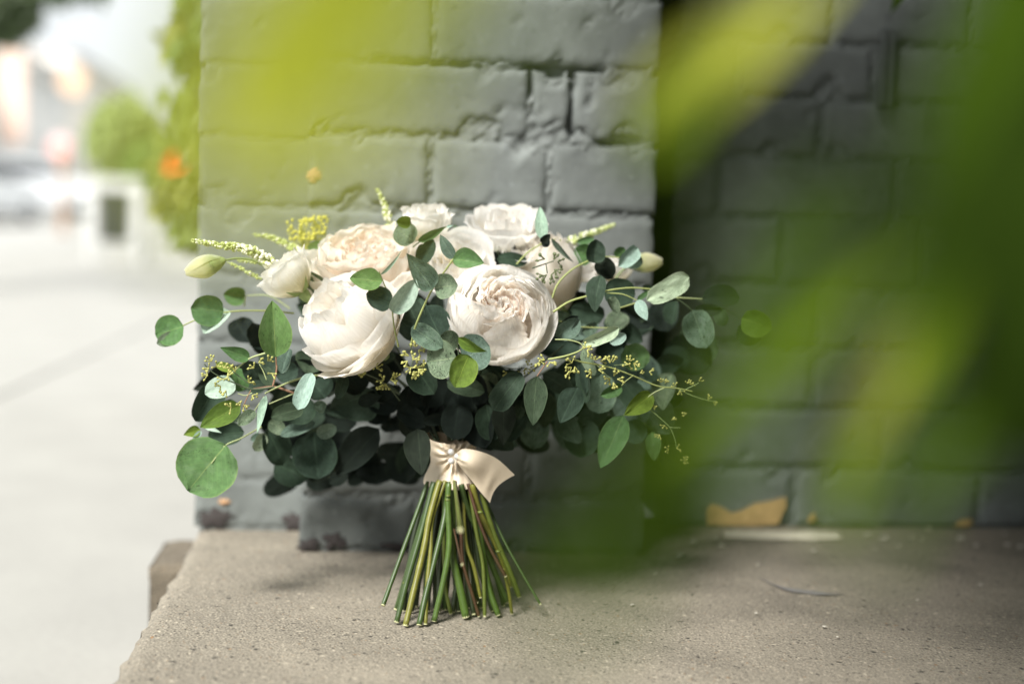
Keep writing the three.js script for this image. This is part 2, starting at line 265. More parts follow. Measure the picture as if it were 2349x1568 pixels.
// ------------------------------------------------------------------ the street behind, far out of focus
function leafBall(n, size, place, curl = 0.3) {            // a crown: n small bent leaves put where place() says
  const pos = [], nor = [], uv = [], a = V(), b = V(), c = V();
  for (let i = 0; i < n; i++) {
    const p = place(); a.set(rnd(-1, 1), rnd(-1, 1), rnd(-1, 1)).normalize(); b.set(rnd(-1, 1), rnd(-1, 1), rnd(-1, 1)).cross(a).normalize(); c.crossVectors(a, b);
    const L = size * rnd(0.6, 1.3), w = L * 0.42;
    const P = [p, p.clone().addScaledVector(a, L * 0.5).addScaledVector(b, w).addScaledVector(c, L * curl * 0.3), p.clone().addScaledVector(a, L), p.clone().addScaledVector(a, L * 0.5).addScaledVector(b, -w).addScaledVector(c, L * curl * 0.3)];
    for (const k of [0, 2, 1, 0, 3, 2]) { pos.push(P[k].x, P[k].y, P[k].z); nor.push(c.x, c.y, c.z); uv.push(k / 3, 0); }
  }
  const g = new THREE.BufferGeometry(); g.setAttribute('position', new THREE.Float32BufferAttribute(pos, 3)); g.setAttribute('normal', new THREE.Float32BufferAttribute(nor, 3)); g.setAttribute('uv', new THREE.Float32BufferAttribute(uv, 2)); return g;
}
const inBlob = (c, rx, ry, rz, s) => () => { for (;;) { const p = V(rnd(-1, 1), rnd(-1, 1), rnd(-1, 1)), l = p.length(); if (l > 1 || l < 0.35) continue; if (noise(p.x * 2.2 + s, p.y * 2.2, p.z * 2.2) < -0.12) continue; return V(c.x + p.x * rx, c.y + p.y * ry, c.z + p.z * rz); } };
const leafM = (r, g, b) => phys([r, g, b], 1, { transmission: 0.4, thickness: 0 });
{ // street tree
  const c = atD(292, 322, 22), t = thing('street_tree', 'rounded green street tree behind the chalkboard sign', 'tree'); const gy = groundY(c.z);
  part('trunk', tube([V(c.x, gy, c.z), V(c.x + 0.05, gy + 0.6, c.z), V(c.x, c.y, c.z)], 0.07, 0.03, 8, 8), std([0.12, 0.09, 0.06]), t);
  part('crown', leafBall(4200, 0.13, inBlob(c, 0.60, 0.66, 0.55, 3)), leafM(0.42, 0.50, 0.17), t);
  part('crown', leafBall(1500, 0.13, inBlob(atD(345, 385, 21.6), 0.32, 0.34, 0.3, 9)), leafM(0.25, 0.37, 0.09), t);
}
{ // tree whose branch hangs into the top left corner
  const t = thing('overhanging_tree', 'dark green leafy branch hanging into the top left corner', 'tree');
  const c = atD(-30, 10, 7.5), foot = V(c.x - 1.3, groundY(c.z), c.z - 0.2);
  part('trunk', tube([foot, foot.clone().add(V(0.05, 1.6, 0)), foot.clone().add(V(-0.1, 3.9, -0.1))], 0.14, 0.08, 10, 8), std([0.10, 0.08, 0.06]), t);
  part('branch', tube([foot.clone().add(V(0.1, 1.3, 0)), atD(-160, 0, 7.5), c, atD(40, -10, 7.5)], 0.045, 0.012, 10, 6), std([0.10, 0.08, 0.06]), t);
  part('crown', leafBall(1500, 0.075, inBlob(atD(-25, 5, 7.5), 0.26, 0.21, 0.2, 5)), leafM(0.07, 0.11, 0.03), t);
  part('crown', leafBall(260, 0.07, inBlob(atD(175, -26, 7.6), 0.20, 0.075, 0.12, 2)), leafM(0.11, 0.17, 0.06), t);
  part('crown', leafBall(1600, 0.09, inBlob(foot.clone().add(V(-0.3, 4.2, -0.3)), 0.9, 0.8, 0.9, 8)), leafM(0.07, 0.11, 0.03), t);
}
{ // flowering shrub along the facade
  const t = thing('flowering_shrub', 'tall loose shrub with one orange flower behind the pier\'s left edge', 'shrub');
  const spots = [[455, 350, 3.6, 0.07, 0.10], [425, 440, 3.5, 0.055, 0.09], [450, 510, 3.5, 0.045, 0.05], [470, 270, 3.7, 0.075, 0.11], [440, 95, 3.9, 0.05, 0.065], [475, 130, 3.8, 0.06, 0.10], [470, 30, 3.9, 0.05, 0.05], [486, 215, 3.8, 0.035, 0.05], [500, 430, 3.6, 0.07, 0.17]];
  const base = V(atD(480, 520, 3.6).x + 0.05, groundY(atD(480, 520, 3.6).z), atD(480, 520, 3.6).z);
  spots.forEach(([x, y, d, rx, ry], i) => part('foliage', leafBall(i > 7 ? 260 : 190, 0.055, inBlob(atD(x, y, d), rx, ry, 0.08, i * 3)), i % 3 === 1 ? leafM(0.34, 0.36, 0.09) : i === 4 || i === 5 ? leafM(0.15, 0.23, 0.06) : leafM(0.24, 0.31, 0.07), t));
  part('stem', merge([tube([base, atD(490, 400, 3.6), atD(478, 100, 3.85)], 0.012, 0.005, 10, 5), tube([base, atD(455, 480, 3.55), atD(425, 360, 3.5)], 0.009, 0.003, 10, 5)]), std([0.12, 0.14, 0.05]), t);
  const f = sub('flower', t), fc = atD(404, 371, 3.3), om = phys([0.85, 0.17, 0.03], 1, { transmission: 0.3, thickness: 0 });
  for (let i = 0; i < 7; i++) { const a = i * 0.9; part('petal', sheet(4, 5, (u, v) => [V(fc.x + Math.cos(a + (u - 0.5) * 0.9) * v * 0.024, fc.y + Math.sin(a + (u - 0.5) * 0.9) * v * 0.024, fc.z + 0.02 * v * v - 0.01), u, v]), om, f); }
  const f2 = sub('flower', t), fp = atD(388, 384, 3.35);
  for (let i = 0; i < 6; i++) { const a = i * 1.05; part('petal', sheet(4, 4, (u, v) => [V(fp.x + Math.cos(a + (u - 0.5)) * v * 0.014, fp.y + Math.sin(a + (u - 0.5)) * v * 0.014, fp.z + 0.01 * v), u, v]), om, f2); }
}
{ // A-frame sign with a chalkboard
  const D = 14, p = atD(272, 568, D), s = FOCAL / D, t = thing('sandwich_board', 'white sandwich board sign with dark chalkboard panel on the sidewalk', 'sign'); p.y = groundY(p.z);
  const H = 0.82, W = 0.46, white = std([0.50, 0.50, 0.49], 0.6), lean = 0.14;
  for (const k of [1, -1]) {
    const f = sub('frame', t); f.position.copy(p).add(V(0, 0, 0.28 * k)); f.rotation.x = -lean * k; f.rotation.y = 0;
    part('stile', rbox(0.05, H, 0.025, -W / 2, H / 2, 0, 0.006), white, f); part('stile', rbox(0.05, H, 0.025, W / 2, H / 2, 0, 0.006), white, f);
    part('rail', rbox(W - 0.05, 0.16, 0.025, 0, H - 0.09, 0, 0.006), white, f); part('rail', rbox(W - 0.05, 0.06, 0.025, 0, 0.2, 0, 0.006), white, f);
    part('chalkboard', box(0.29, 0.50, 0.03, 0, 0.455, 0.004 * k), std([0.02, 0.023, 0.025], 0.9), f);
    part('panel', box(W - 0.05, 0.52, 0.012, 0, 0.46, -0.004 * k), white, f);
  }
  part('hinge', rbox(W, 0.03, 0.08, p.x, p.y + H - 0.01, p.z, 0.008), white, t);
}
{ // post with a round sign
  const D = 24, t = thing('sign_post', 'brown post with a round pink and red sign left of the green tree', 'sign'), b = atD(160, 465, D), c = atD(138, 335, D);
  part('post', new THREE.CylinderGeometry(0.045, 0.09, 1.0, 10).translate(b.x - 0.1, groundY(b.z) + 0.5, b.z), std([0.36, 0.24, 0.17]), t);
  part('post', new THREE.CylinderGeometry(0.10, 0.06, 0.34, 10).translate(b.x - 0.12, c.y - 0.36, b.z), std([0.40, 0.27, 0.2]), t);
  part('panel', new THREE.CylinderGeometry(0.2, 0.2, 0.04, 28).rotateX(Math.PI / 2).translate(c.x, c.y, c.z), std([0.74, 0.55, 0.54]), t);
  part('band', new THREE.CylinderGeometry(0.2, 0.2, 0.05, 28, 1, false, 0, Math.PI).rotateZ(0).rotateX(Math.PI / 2).rotateZ(-Math.PI / 2).translate(c.x, c.y - 0.005, c.z + 0.002), std([0.72, 0.34, 0.29]), t);
}
function car(label, x, z, turn, paint) {
  const t = thing('parked_car', label, 'car', 'cars parked on the far side of the street'); t.position.set(x, groundY(z) - 0.1, z); t.rotation.y = turn;
  const prof = (pts) => { const s = new THREE.Shape(); pts.forEach(([a, b], i) => i ? s.lineTo(a, b) : s.moveTo(a, b)); return s; };
  const ext = (s, d) => new THREE.ExtrudeGeometry(s, { depth: d, bevelEnabled: true, bevelSize: 0.05, bevelThickness: 0.06, bevelSegments: 3 }).translate(0, 0, -d / 2);
  const pm = phys(paint, 0.35, { clearcoat: 1 }), gm = std([0.03, 0.035, 0.04], 0.1), rub = std([0.03, 0.03, 0.03], 0.8), rim = std([0.5, 0.5, 0.5], 0.4, { metalness: 0.8 });
  part('body', ext(prof([[-2.2, 0.32], [-2.22, 0.75], [-2.1, 0.95], [-1.3, 1.0], [1.1, 0.98], [2.0, 0.82], [2.2, 0.62], [2.2, 0.32]]), 1.62), pm, t);
  part('cabin', ext(prof([[-1.7, 1.0], [-1.2, 1.42], [-0.4, 1.5], [0.35, 1.44], [1.15, 0.98]]), 1.36), pm, t);
  for (const s of [1, -1]) { part('window', ext(prof([[-1.38, 1.04], [-1.05, 1.36], [-0.35, 1.41], [-0.35, 1.04]]), 0.01).translate(0, 0, s * 0.745), gm, t); part('window', ext(prof([[-0.25, 1.04], [-0.25, 1.41], [0.3, 1.36], [0.85, 1.04]]), 0.01).translate(0, 0, s * 0.745), gm, t); }
  for (const s of [1, -1]) for (const a of [-1.35, 1.35]) { const w = sub('wheel', t); w.position.set(a, 0.32, s * 0.8); part('tyre', new THREE.TorusGeometry(0.24, 0.09, 8, 22), rub, w); part('rim', new THREE.CylinderGeometry(0.2, 0.2, 0.12, 16).rotateX(Math.PI / 2), rim, w); }
  for (const s of [1, -1]) { part('headlight', rbox(0.08, 0.12, 0.3, 2.23, 0.7, s * 0.6, 0.03), std([0.8, 0.8, 0.8], 0.2), t); part('tail_light', rbox(0.06, 0.14, 0.26, -2.24, 0.8, s * 0.62, 0.02), std([0.4, 0.03, 0.02], 0.3), t); }
}
{ const a = atD(66, 475, 40), b = atD(-70, 480, 33); car('white car parked across the street, nearest to the sign post', a.x, a.z, R(20), [0.8, 0.82, 0.84]); car('white car parked across the street, cut by the left picture edge', b.x, b.z, R(80), [0.78, 0.8, 0.82]); }
{ // the row of buildings across the street
  const list = [['pale pinkish rendered building with an orange banner at the left picture edge', -12.4, -34, -46, 5.2, [0.84, 0.75, 0.68]], ['pale grey rendered building between the pink and cream ones', -12.4, -46, -60, 5.6, [0.80, 0.79, 0.76]], ['cream building with an orange hanging sign on its front', -12.4, -60, -78, 6.0, [0.84, 0.79, 0.72]], ['low pale building farthest up the street', -12.4, -78, -110, 4.6, [0.80, 0.77, 0.71]]];
  const glass = std([0.6, 0.63, 0.63], 0.4), frameM = std([0.6, 0.59, 0.56]);
  list.forEach(([label, x, z0, z1, h, c], i) => {
    const t = thing('street_building', label, 'building', 'buildings across the street'), y = groundY(z0) - 0.2, L = z0 - z1, m = std(c, 0.9);
    part('wall', box(6, h, L, x - 3, y + h / 2, (z0 + z1) / 2), m, t); part('cornice', box(0.5, 0.35, L + 0.1, x + 0.15, y + h - 0.3, (z0 + z1) / 2), frameM, t); part('roof', box(6.3, 0.25, L + 0.06, x - 2.9, y + h + 0.12, (z0 + z1) / 2), std([0.42, 0.41, 0.39], 0.95), t);
    for (let k = 0; k < 4; k++) for (let f = 0; f < 2; f++) { const z = z0 - L * (k + 0.5) / 4, w = sub('window', t); w.position.set(x + 0.01, y + 2.0 + f * 2.9, z); part('frame', box(0.08, 1.7, 1.3), frameM, w); part('pane', box(0.12, 1.5, 1.1), glass, w); }
  });
  const o = atD(168, 185, 48); const t = thing('hanging_sign', 'round orange sign hanging on the cream building front', 'sign'); t.position.copy(o);
  part('panel', new THREE.CylinderGeometry(0.5, 0.5, 0.12, 24).rotateX(Math.PI / 2), std([0.74, 0.52, 0.36]), t); part('bracket', box(3.5, 0.06, 0.06, -1.7, 0.55, 0), frameM, t);
  const a = atD(24, 152, 44); const w = thing('banner', 'pale orange upright banner on the pinkish building at the left edge', 'banner'); w.position.copy(a);
  part('cloth', sheet(6, 10, (u, v) => [V(lerp(-0.42, 0.42, u), lerp(0.5, -2.4, v), 0.05 * Math.sin(u * 9)), u, v]), std([0.78, 0.60, 0.50], 0.9), w); part('pole', box(2.2, 0.05, 0.05, -0.6, 0.52, 0), frameM, w);
}
// ------------------------------------------------------------------ the bouquet
const B0 = onY(1060, 1420, 0);
const bouquet = thing('bouquet', 'round wedding bouquet of white roses and eucalyptus standing on the step', 'bouquet');
bouquet.position.copy(B0);
const inB = (name, parent = bouquet) => { const g = sub(name, parent); if (parent === bouquet) g.position.copy(B0).negate(); return g; };   // children keep world coordinates
const z1 = (x, y) => [328.9 + 0.3 * x, 422.8 + 0.3 * y], z2 = (x, y) => [892.6 + 0.3 * x, 422.8 + 0.3 * y], z3 = (x, y) => [328.9 + 0.3 * x, 798.7 + 0.3 * y], z4 = (x, y) => [892.6 + 0.3 * x, 798.7 + 0.3 * y];
const z5 = (x, y) => [798.7 + 0.2996 * x, 1033.5 + 0.2996 * y], z6 = (x, y) => [1362.4 + 0.2697 * x, 516.8 + 0.2697 * y], zS = (x, y) => [x, y];

// leaf blades: colour with midrib, side veins, waxy bloom and specks
function leafTexture(base, vein, bloom, speck, s) {
  return texture(256, 256, (u, v) => {
    const x = (u - 0.5) * 2, side = Math.abs(x), vn = Math.pow(Math.max(0, 1 - side / 0.035 * (0.6 + v)), 1), ang = v - side * 0.55;
    const rib = Math.pow(Math.max(0, Math.cos(ang * 52)), 26) * 0.35 * smooth(0.0, 0.15, side);
    const b = smooth(-0.1, 0.5, fbm(u * 5 + s, v * 5, s, 4)) * bloom, sp = Math.max(0, noise(u * 44 + s, v * 44, s) - 0.28) * speck * smooth(-0.3, 0.3, fbm(u * 4, v * 4, s + 9, 2));
    const edge = smooth(0.90, 1, side) * 0.35, brown = Math.max(0, noise(u * 9 + s * 3, v * 9, s + 40) - 0.52) * 3, k = 1 + 0.20 * fbm(u * 9, v * 9, s + 2, 4) - sp * 2.8 - brown * 0.5;
    return base.map((c, i) => clamp(lerp(lerp(c * k, c * 0.55 + 0.36, b), vein[i], Math.min(0.75, vn * 0.6 + rib * 0.5 + edge))));
  }, true, false);
}
const leafSpec = {
  pale: [[0.62, 0.70, 0.63], [0.72, 0.78, 0.68], 0.30, 0.3], gray: [[0.38, 0.45, 0.385], [0.60, 0.66, 0.53], 0.36, 2.0], green: [[0.33, 0.45, 0.27], [0.56, 0.62, 0.38], 0.24, 0.35],
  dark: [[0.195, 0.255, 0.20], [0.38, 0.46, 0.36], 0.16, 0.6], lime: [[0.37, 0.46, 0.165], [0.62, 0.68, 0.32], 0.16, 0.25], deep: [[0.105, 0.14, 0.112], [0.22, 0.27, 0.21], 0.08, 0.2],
};
const leafMats = {};
Object.entries(leafSpec).forEach(([k, [a, b, c, d]], n) => { leafMats[k] = [0, 1, 2, 3].map(i => phys([[1, 1, 1], [0.86, 0.93, 0.88], [1.06, 1.02, 0.86], [0.8, 0.86, 0.9]][i], 0.86, { map: leafTexture(a, b, c, d, n * 11 + i * 5.7), transmission: k === 'lime' ? 0.3 : 0.14, thickness: 0, specularIntensity: 0.4 })); });
let branch, leafTotal = 0;
const shapes = {
  round: t => Math.pow(Math.max(0, 1 - Math.pow(Math.abs(2 * Math.pow(t, 0.92) - 1), 2.15)), 0.52),
  oval: t => Math.pow(Math.sin(Math.PI * Math.pow(t, 0.80)), 0.72) * (1 - 0.18 * t),
  lance: t => Math.pow(Math.sin(Math.PI * Math.pow(t, 0.66)), 0.92) * (1 - 0.12 * t),
  blunt: t => Math.pow(Math.max(0, 1 - Math.pow(Math.abs(2 * t - 1), 3.4)), 0.5) * (0.86 + 0.2 * t),
};
function leafGeo(B, T, width, o = {}) {                     // B base, T tip, in metres; o: roll, cup, bend, wave, shape
  const { rollA = 0, cup = rnd(0.08, 0.24), bend = rnd(-0.05, 0.26), wave = rnd(0.03, 0.075), shape = 'round' } = o, s = rnd(0, 300);
  const axis = T.clone().sub(B), L = axis.length(); axis.normalize();
  const see = eye.clone().sub(B).normalize(); const n0 = see.addScaledVector(axis, -see.dot(axis)).normalize(); const n = n0.applyAxisAngle(axis, rollA), fold = rnd() < 0.4 ? rnd(0.05, 0.22) : 0; const side = axis.clone().cross(n).normalize();
  const prof = shapes[shape];
  return sheet(10, 12, (u, v) => {
    const t = clamp(v, 0.001, 0.999), x = (u - 0.5) * 2, w = prof(t) * width / 2 * (1 + 0.05 * noise(t * 4 + s, x > 0 ? 5 : 9));
    const lift = fold * width * Math.abs(x) * prof(t) + cup * width * (x * x - 0.25) * prof(t) - bend * L * Math.pow(t - 0.4, 2) * 1.6 + wave * width * (noise(t * 3.2 + s, x * 1.3, s) + 0.5 * noise(t * 7 + s, x * 3, s)) - 0.02 * width * Math.exp(-x * x * 60);
    return [B.clone().addScaledVector(axis, t * L).addScaledVector(side, x * w).addScaledVector(n, lift), u, v];
  });
}
function L(f, bx, by, tx, ty, w, z, kind, o = {}) {        // pixel frame f, base, tip, width, distance before the pier, colour
  const [x0, y0] = f(bx, by), [x1, y1] = f(tx, ty), B = at(x0, y0, z), T = at(x1, y1, z + (o.dz ?? rnd(-0.006, 0.012)));
  const k = (f === zS ? 1 : f === z6 ? 0.2697 : 0.3) * depthOf(B) / FOCAL, ra = o.rollA ?? rnd(-0.35, 0.35);
  const g = leafGeo(B, T, w * k / Math.max(0.45, Math.cos(ra)), { ...o, rollA: ra });
  leafTotal++; const m = leafMats[kind]; return part('leaf', g, m[leafTotal % m.length], branch);
}
const stemMats = { green: std([0.20, 0.26, 0.10], 0.6), yellow: std([0.29, 0.33, 0.11], 0.6), brown: std([0.24, 0.13, 0.075], 0.7), dark: std([0.06, 0.085, 0.04], 0.6), pale: std([0.33, 0.38, 0.17], 0.6) };
function S(f, pts, r0_, r1_, mat, z0, z1_ = z0, name = 'stem') { // a stem through pixels, from z0 to z1
  const n = pts.length - 1; return part(name, tube(pts.map(([x, y], i) => { const [a, b] = f(x, y); return at(a, b, lerp(z0, z1_, i / n)); }), r0_ * 0.72, r1_ * 0.72, Math.max(6, n * 4), 6), stemMats[mat], branch);
}
const newBranch = label => { branch = inB('eucalyptus_branch'); if (label) branch.userData.label = label; return branch; };

// --- left trailing sprigs
newBranch('long sprig of round leaves reaching out to the left');
S(z1, [[1150, 985], [930, 965], [640, 975], [400, 1035], [300, 1080]], 0.0011, 0.0007, 'yellow', 0.17, 0.19);
L(z1, 305, 1085, 88, 1150, 236, 0.19, 'green', { rollA: 0.15 }); L(z1, 290, 1150, 100, 1215, 110, 0.186, 'gray');
L(z1, 612, 975, 362, 945, 240, 0.185, 'green', { rollA: -0.2 }); L(z1, 650, 960, 455, 1130, 150, 0.178, 'pale', { rollA: 0.6 });
L(z1, 775, 852, 612, 840, 145, 0.11, 'green'); S(z1, [[1120, 950], [960, 850], [775, 850]], 0.001, 0.0006, 'pale', 0.11); S(z1, [[775, 850], [770, 930]], 0.001, 0.0012, 'pale', 0.11);
newBranch('upright pointed green leaf left of the front roses');
S(z1, [[985, 1550], [1015, 1420], [1012, 1320]], 0.001, 0.0007, 'brown', 0.245, 0.25);
L(z1, 1012, 1322, 988, 892, 276, 0.25, 'green', { shape: 'oval', rollA: 0.1, cup: 0.1, wave: 0.015 });
L(z1, 1115, 1255, 1050, 1440, 100, 0.225, 'gray', { rollA: 0.4 }); L(z3, 1115, 30, 1062, 190, 76, 0.225, 'pale', { rollA: 0.5 });
L(z1, 812, 1330, 583, 1245, 118, 0.235, 'green', { shape: 'lance' }); S(z1, [[930, 1290], [812, 1330], [700, 1420], [610, 1500]], 0.0011, 0.0009, 'pale', 0.235);
L(z1, 690, 1420, 545, 1370, 70, 0.22, 'lime'); L(z3, 1010, 200, 1180, 150, 170, 0.19, 'dark'); L(z3, 900, 240, 780, 100, 150, 0.2, 'dark'); L(z3, 760, 330, 700, 150, 130, 0.2, 'green'); L(z3, 905, 145, 985, 290, 110, 0.2, 'dark');
newBranch('low left branch with broad round leaves');
S(z3, [[1540, 180], [1200, 230], [1020, 300], [930, 345]], 0.0014, 0.0009, 'pale', 0.2, 0.24); S(z3, [[1160, 345], [1000, 295], [840, 310]], 0.0014, 0.001, 'brown', 0.22);
S(z3, [[920, 370], [845, 480]], 0.0006, 0.0005, 'pale', 0.24); S(z3, [[1150, 345], [960, 425]], 0.0007, 0.0006, 'pale', 0.22);
L(z3, 1285, 185, 1178, 462, 132, 0.262, 'pale', { rollA: 0.2, shape: 'blunt' }); L(z3, 1535, 190, 1490, 378, 96, 0.22, 'dark'); L(z3, 940, 362, 872, 655, 66, 0.255, 'pale', { rollA: 0.75, shape: 'lance' });
L(z3, 850, 478, 724, 592, 96, 0.25, 'gray'); L(z3, 740, 432, 428, 602, 190, 0.24, 'lime', { shape: 'oval' }); L(z3, 702, 262, 472, 335, 166, 0.22, 'pale', { rollA: 0.3 });
L(z3, 560, 255, 410, 565, 215, 0.19, 'dark'); L(z3, 432, 618, 303, 662, 92, 0.2, 'lime', { shape: 'lance' }); L(z3, 440, 630, 360, 725, 46, 0.2, 'pale', { shape: 'lance' }); L(z3, 470, 600, 590, 640, 40, 0.2, 'pale', { shape: 'lance' });
L(z3, 765, 640, 485, 665, 185, 0.185, 'dark'); L(z3, 1222, 455, 978, 520, 135, 0.225, 'dark'); L(z3, 1312, 565, 1045, 665, 100, 0.18, 'gray', { rollA: 0.5 }); L(z3, 1325, 660, 1475, 600, 112, 0.17, 'gray');
L(z3, 955, 615, 1080, 895, 215, 0.165, 'dark'); L(z3, 960, 560, 1090, 640, 110, 0.17, 'gray'); L(z3, 1300, 640, 1335, 998, 340, 0.16, 'dark', { rollA: 0.1 }); L(z3, 1800, 615, 1470, 970, 270, 0.17, 'deep', { shape: 'oval' });
L(z3, 1000, 880, 1245, 1000, 210, 0.13, 'dark'); L(z3, 850, 785, 925, 650, 100, 0.17, 'pale', { rollA: 0.6 }); L(z3, 820, 700, 900, 660, 60, 0.17, 'pale'); L(z3, 1420, 1030, 1560, 960, 110, 0.12, 'deep');
L(z3, 1390, 470, 1310, 420, 90, 0.19, 'gray'); L(z3, 620, 400, 720, 560, 150, 0.18, 'dark'); L(z3, 640, 350, 540, 260, 120, 0.18, 'dark');
newBranch('big round yellow-green leaf hanging lowest on the left');
S(z3, [[900, 600], [740, 690], [620, 745], [520, 880]], 0.0011, 0.0006, 'pale', 0.2, 0.213);
L(z3, 628, 738, 330, 1090, 470, 0.212, 'green', { rollA: 0.15, cup: 0.08, wave: 0.06, bend: 0.2 });

// --- centre sprigs in front of the roses
newBranch('speckled grey-green sprig crossing between the two front roses');
S(z2, [[165, 1240], [200, 1090], [330, 800], [420, 670], [495, 565]], 0.0013, 0.0009, 'yellow', 0.27, 0.29);
L(z2, 332, 800, 132, 525, 196, 0.288, 'gray', { shape: 'lance', rollA: 0.15 }); L(z2, 345, 790, 520, 765, 195, 0.286, 'gray', { rollA: -0.1 }); L(z2, 492, 572, 388, 388, 104, 0.286, 'gray', { rollA: -0.25, shape: 'oval' }); L(z2, 488, 565, 725, 600, 172, 0.292, 'green', { shape: 'oval' });
L(z2, 170, 1085, 400, 1245, 165, 0.276, 'gray'); L(z2, 385, 1165, 525, 1240, 165, 0.262, 'gray'); L(z2, 392, 1165, 285, 925, 225, 0.24, 'dark'); L(z2, 225, 1080, 118, 870, 195, 0.235, 'dark'); L(z2, 240, 860, 160, 1010, 150, 0.22, 'dark');
newBranch('cluster of mottled round leaves under the right front rose');
S(z2, [[560, 1560], [535, 1330], [520, 1200]], 0.0009, 0.0008, 'dark', 0.262);
L(z2, 512, 1325, 286, 1355, 300, 0.282, 'gray', { rollA: 0.1, cup: 0.08 }); L(z2, 560, 1330, 768, 1235, 290, 0.274, 'gray', { rollA: -0.15 }); L(z2, 612, 1305, 512, 1548, 215, 0.294, 'lime', { rollA: -0.2 }); L(z2, 524, 1178, 738, 1300, 92, 0.299, 'lime', { rollA: 0.6, shape: 'lance', bend: 0.3 });
newBranch('pair of round leaves lying over the left front rose');
S(z1, [[1950, 1240], [1915, 1080], [1895, 920], [1830, 735], [1802, 665]], 0.0009, 0.0005, 'yellow', 0.268, 0.29);
L(z1, 1826, 740, 1574, 715, 188, 0.292, 'green', { shape: 'oval', rollA: 0.2 }); L(z1, 1896, 912, 1705, 830, 182, 0.285, 'dark', { rollA: 0.2 }); L(z1, 1905, 982, 2082, 735, 158, 0.288, 'pale', { rollA: 0.25 }); L(z1, 1815, 700, 1983, 522, 26, 0.29, 'pale', { shape: 'lance', rollA: 0.4, bend: 0.35 });
newBranch('small green leaves by the topmost white rose');
S(z2, [[180, 480], [230, 440], [440, 322]], 0.0009, 0.0006, 'green', 0.19); S(z2, [[165, 285], [185, 430]], 0.0006, 0.0005, 'dark', 0.2);
L(z2, 185, 440, 55, 320, 190, 0.196, 'gray', { rollA: 0.1 }); L(z2, 166, 290, 58, 282, 95, 0.2, 'lime'); L(z2, 219, 432, 440, 322, 72, 0.2, 'green', { shape: 'lance', rollA: 0.5 }); L(z2, 238, 600, 340, 420, 118, 0.2, 'dark'); L(z2, 215, 590, 250, 455, 80, 0.195, 'dark');
L(z2, 440, 325, 490, 312, 24, 0.2, 'pale', { shape: 'lance' }); L(z1, 1442, 480, 1252, 478, 108, 0.13, 'green');

// --- right-hand sprigs
newBranch('arching sprig of small leaves at the upper right');
S(z2, [[975, 610], [1060, 520], [1165, 455], [1235, 425], [1330, 430], [1440, 470]], 0.0011, 0.0008, 'yellow', 0.19, 0.15);
L(z2, 1178, 425, 1150, 165, 108, 0.205, 'pale', { rollA: -0.1, shape: 'oval' }); L(z2, 1162, 445, 1228, 385, 60, 0.207, 'deep'); L(z2, 1165, 440, 1232, 450, 72, 0.208, 'deep'); L(z2, 1240, 418, 1412, 608, 44, 0.195, 'gray', { shape: 'lance', rollA: 0.5 });
L(z2, 825, 565, 1065, 585, 112, 0.18, 'dark'); L(z2, 782, 590, 795, 415, 108, 0.15, 'gray'); L(z2, 1440, 440, 1570, 410, 60, 0.12, 'green');
newBranch('sprig of round leaves on a long curved stalk, upper right');
S(z2, [[1240, 890], [1290, 760], [1400, 650], [1550, 570]], 0.0012, 0.0009, 'yellow', 0.22, 0.2); S(z2, [[1550, 570], [1640, 552], [1760, 558]], 0.0008, 0.0006, 'yellow', 0.2);
L(z2, 1572, 600, 1582, 418, 148, 0.205, 'dark', { rollA: 0.1 }); L(z2, 1562, 560, 1420, 500, 165, 0.16, 'green'); L(z2, 1595, 575, 1710, 715, 150, 0.195, 'deep'); L(z2, 1758, 625, 1912, 485, 122, 0.205, 'pale', { rollA: 0.25, shape: 'blunt' }); L(z2, 1762, 560, 1945, 600, 128, 0.185, 'dark'); L(z2, 1740, 560, 1800, 480, 90, 0.16, 'green');
newBranch('long sprig with a broad pale leaf pointing out to the right');
S(z2, [[1255, 975], [1380, 895], [1530, 850], [1680, 810], [1850, 790], [2005, 800]], 0.0015, 0.0009, 'yellow', 0.24, 0.225); S(z2, [[1665, 830], [1790, 840], [1895, 885]], 0.0008, 0.0006, 'yellow', 0.232); S(z2, [[1760, 945], [1890, 905]], 0.001, 0.001, 'yellow', 0.22); S(z2, [[1900, 880], [1985, 815]], 0.0007, 0.0007, 'green', 0.22);
L(z2, 1975, 885, 2310, 705, 172, 0.235, 'pale', { shape: 'blunt', rollA: 0.15, bend: 0.2, cup: 0.1 }); L(z2, 1898, 882, 1972, 1038, 104, 0.238, 'pale', { shape: 'oval' }); L(z2, 1612, 690, 1562, 972, 165, 0.24, 'dark', { rollA: 0.4, shape: 'oval' }); L(z2, 1640, 810, 1885, 845, 225, 0.215, 'dark'); L(z2, 1688, 860, 1752, 985, 80, 0.225, 'gray'); L(z2, 1900, 880, 1985, 820, 40, 0.222, 'green');
newBranch('sprig of round leaves drooping farthest to the right');
S(z6, [[690, 612], [800, 618], [925, 625]], 0.0009, 0.0006, 'pale', 0.2); S(z6, [[690, 612], [790, 680], [850, 735]], 0.0008, 0.0005, 'dark', 0.2); S(z6, [[890, 640], [1120, 715], [1255, 790]], 0.0007, 0.0005, 'dark', 0.185);
L(z6, 928, 622, 1252, 598, 195, 0.19, 'deep'); L(z6, 842, 722, 955, 1040, 265, 0.205, 'gray', { rollA: 0.1 }); L(z6, 850, 735, 1095, 720, 110, 0.19, 'deep'); L(z6, 1258, 790, 1510, 880, 228, 0.2, 'lime', { rollA: 0.2 }); L(z6, 1235, 860, 1420, 980, 190, 0.185, 'deep', { rollA: 0.4 }); L(z6, 700, 640, 655, 845, 130, 0.16, 'dark', { rollA: 0.5 }); L(z6, 1060, 720, 1120, 850, 120, 0.16, 'dark'); L(z6, 560, 640, 640, 900, 260, 0.13, 'deep'); L(z6, 420, 560, 500, 520, 90, 0.15, 'dark');
newBranch('dense right side sprig with pale and dark leaves');
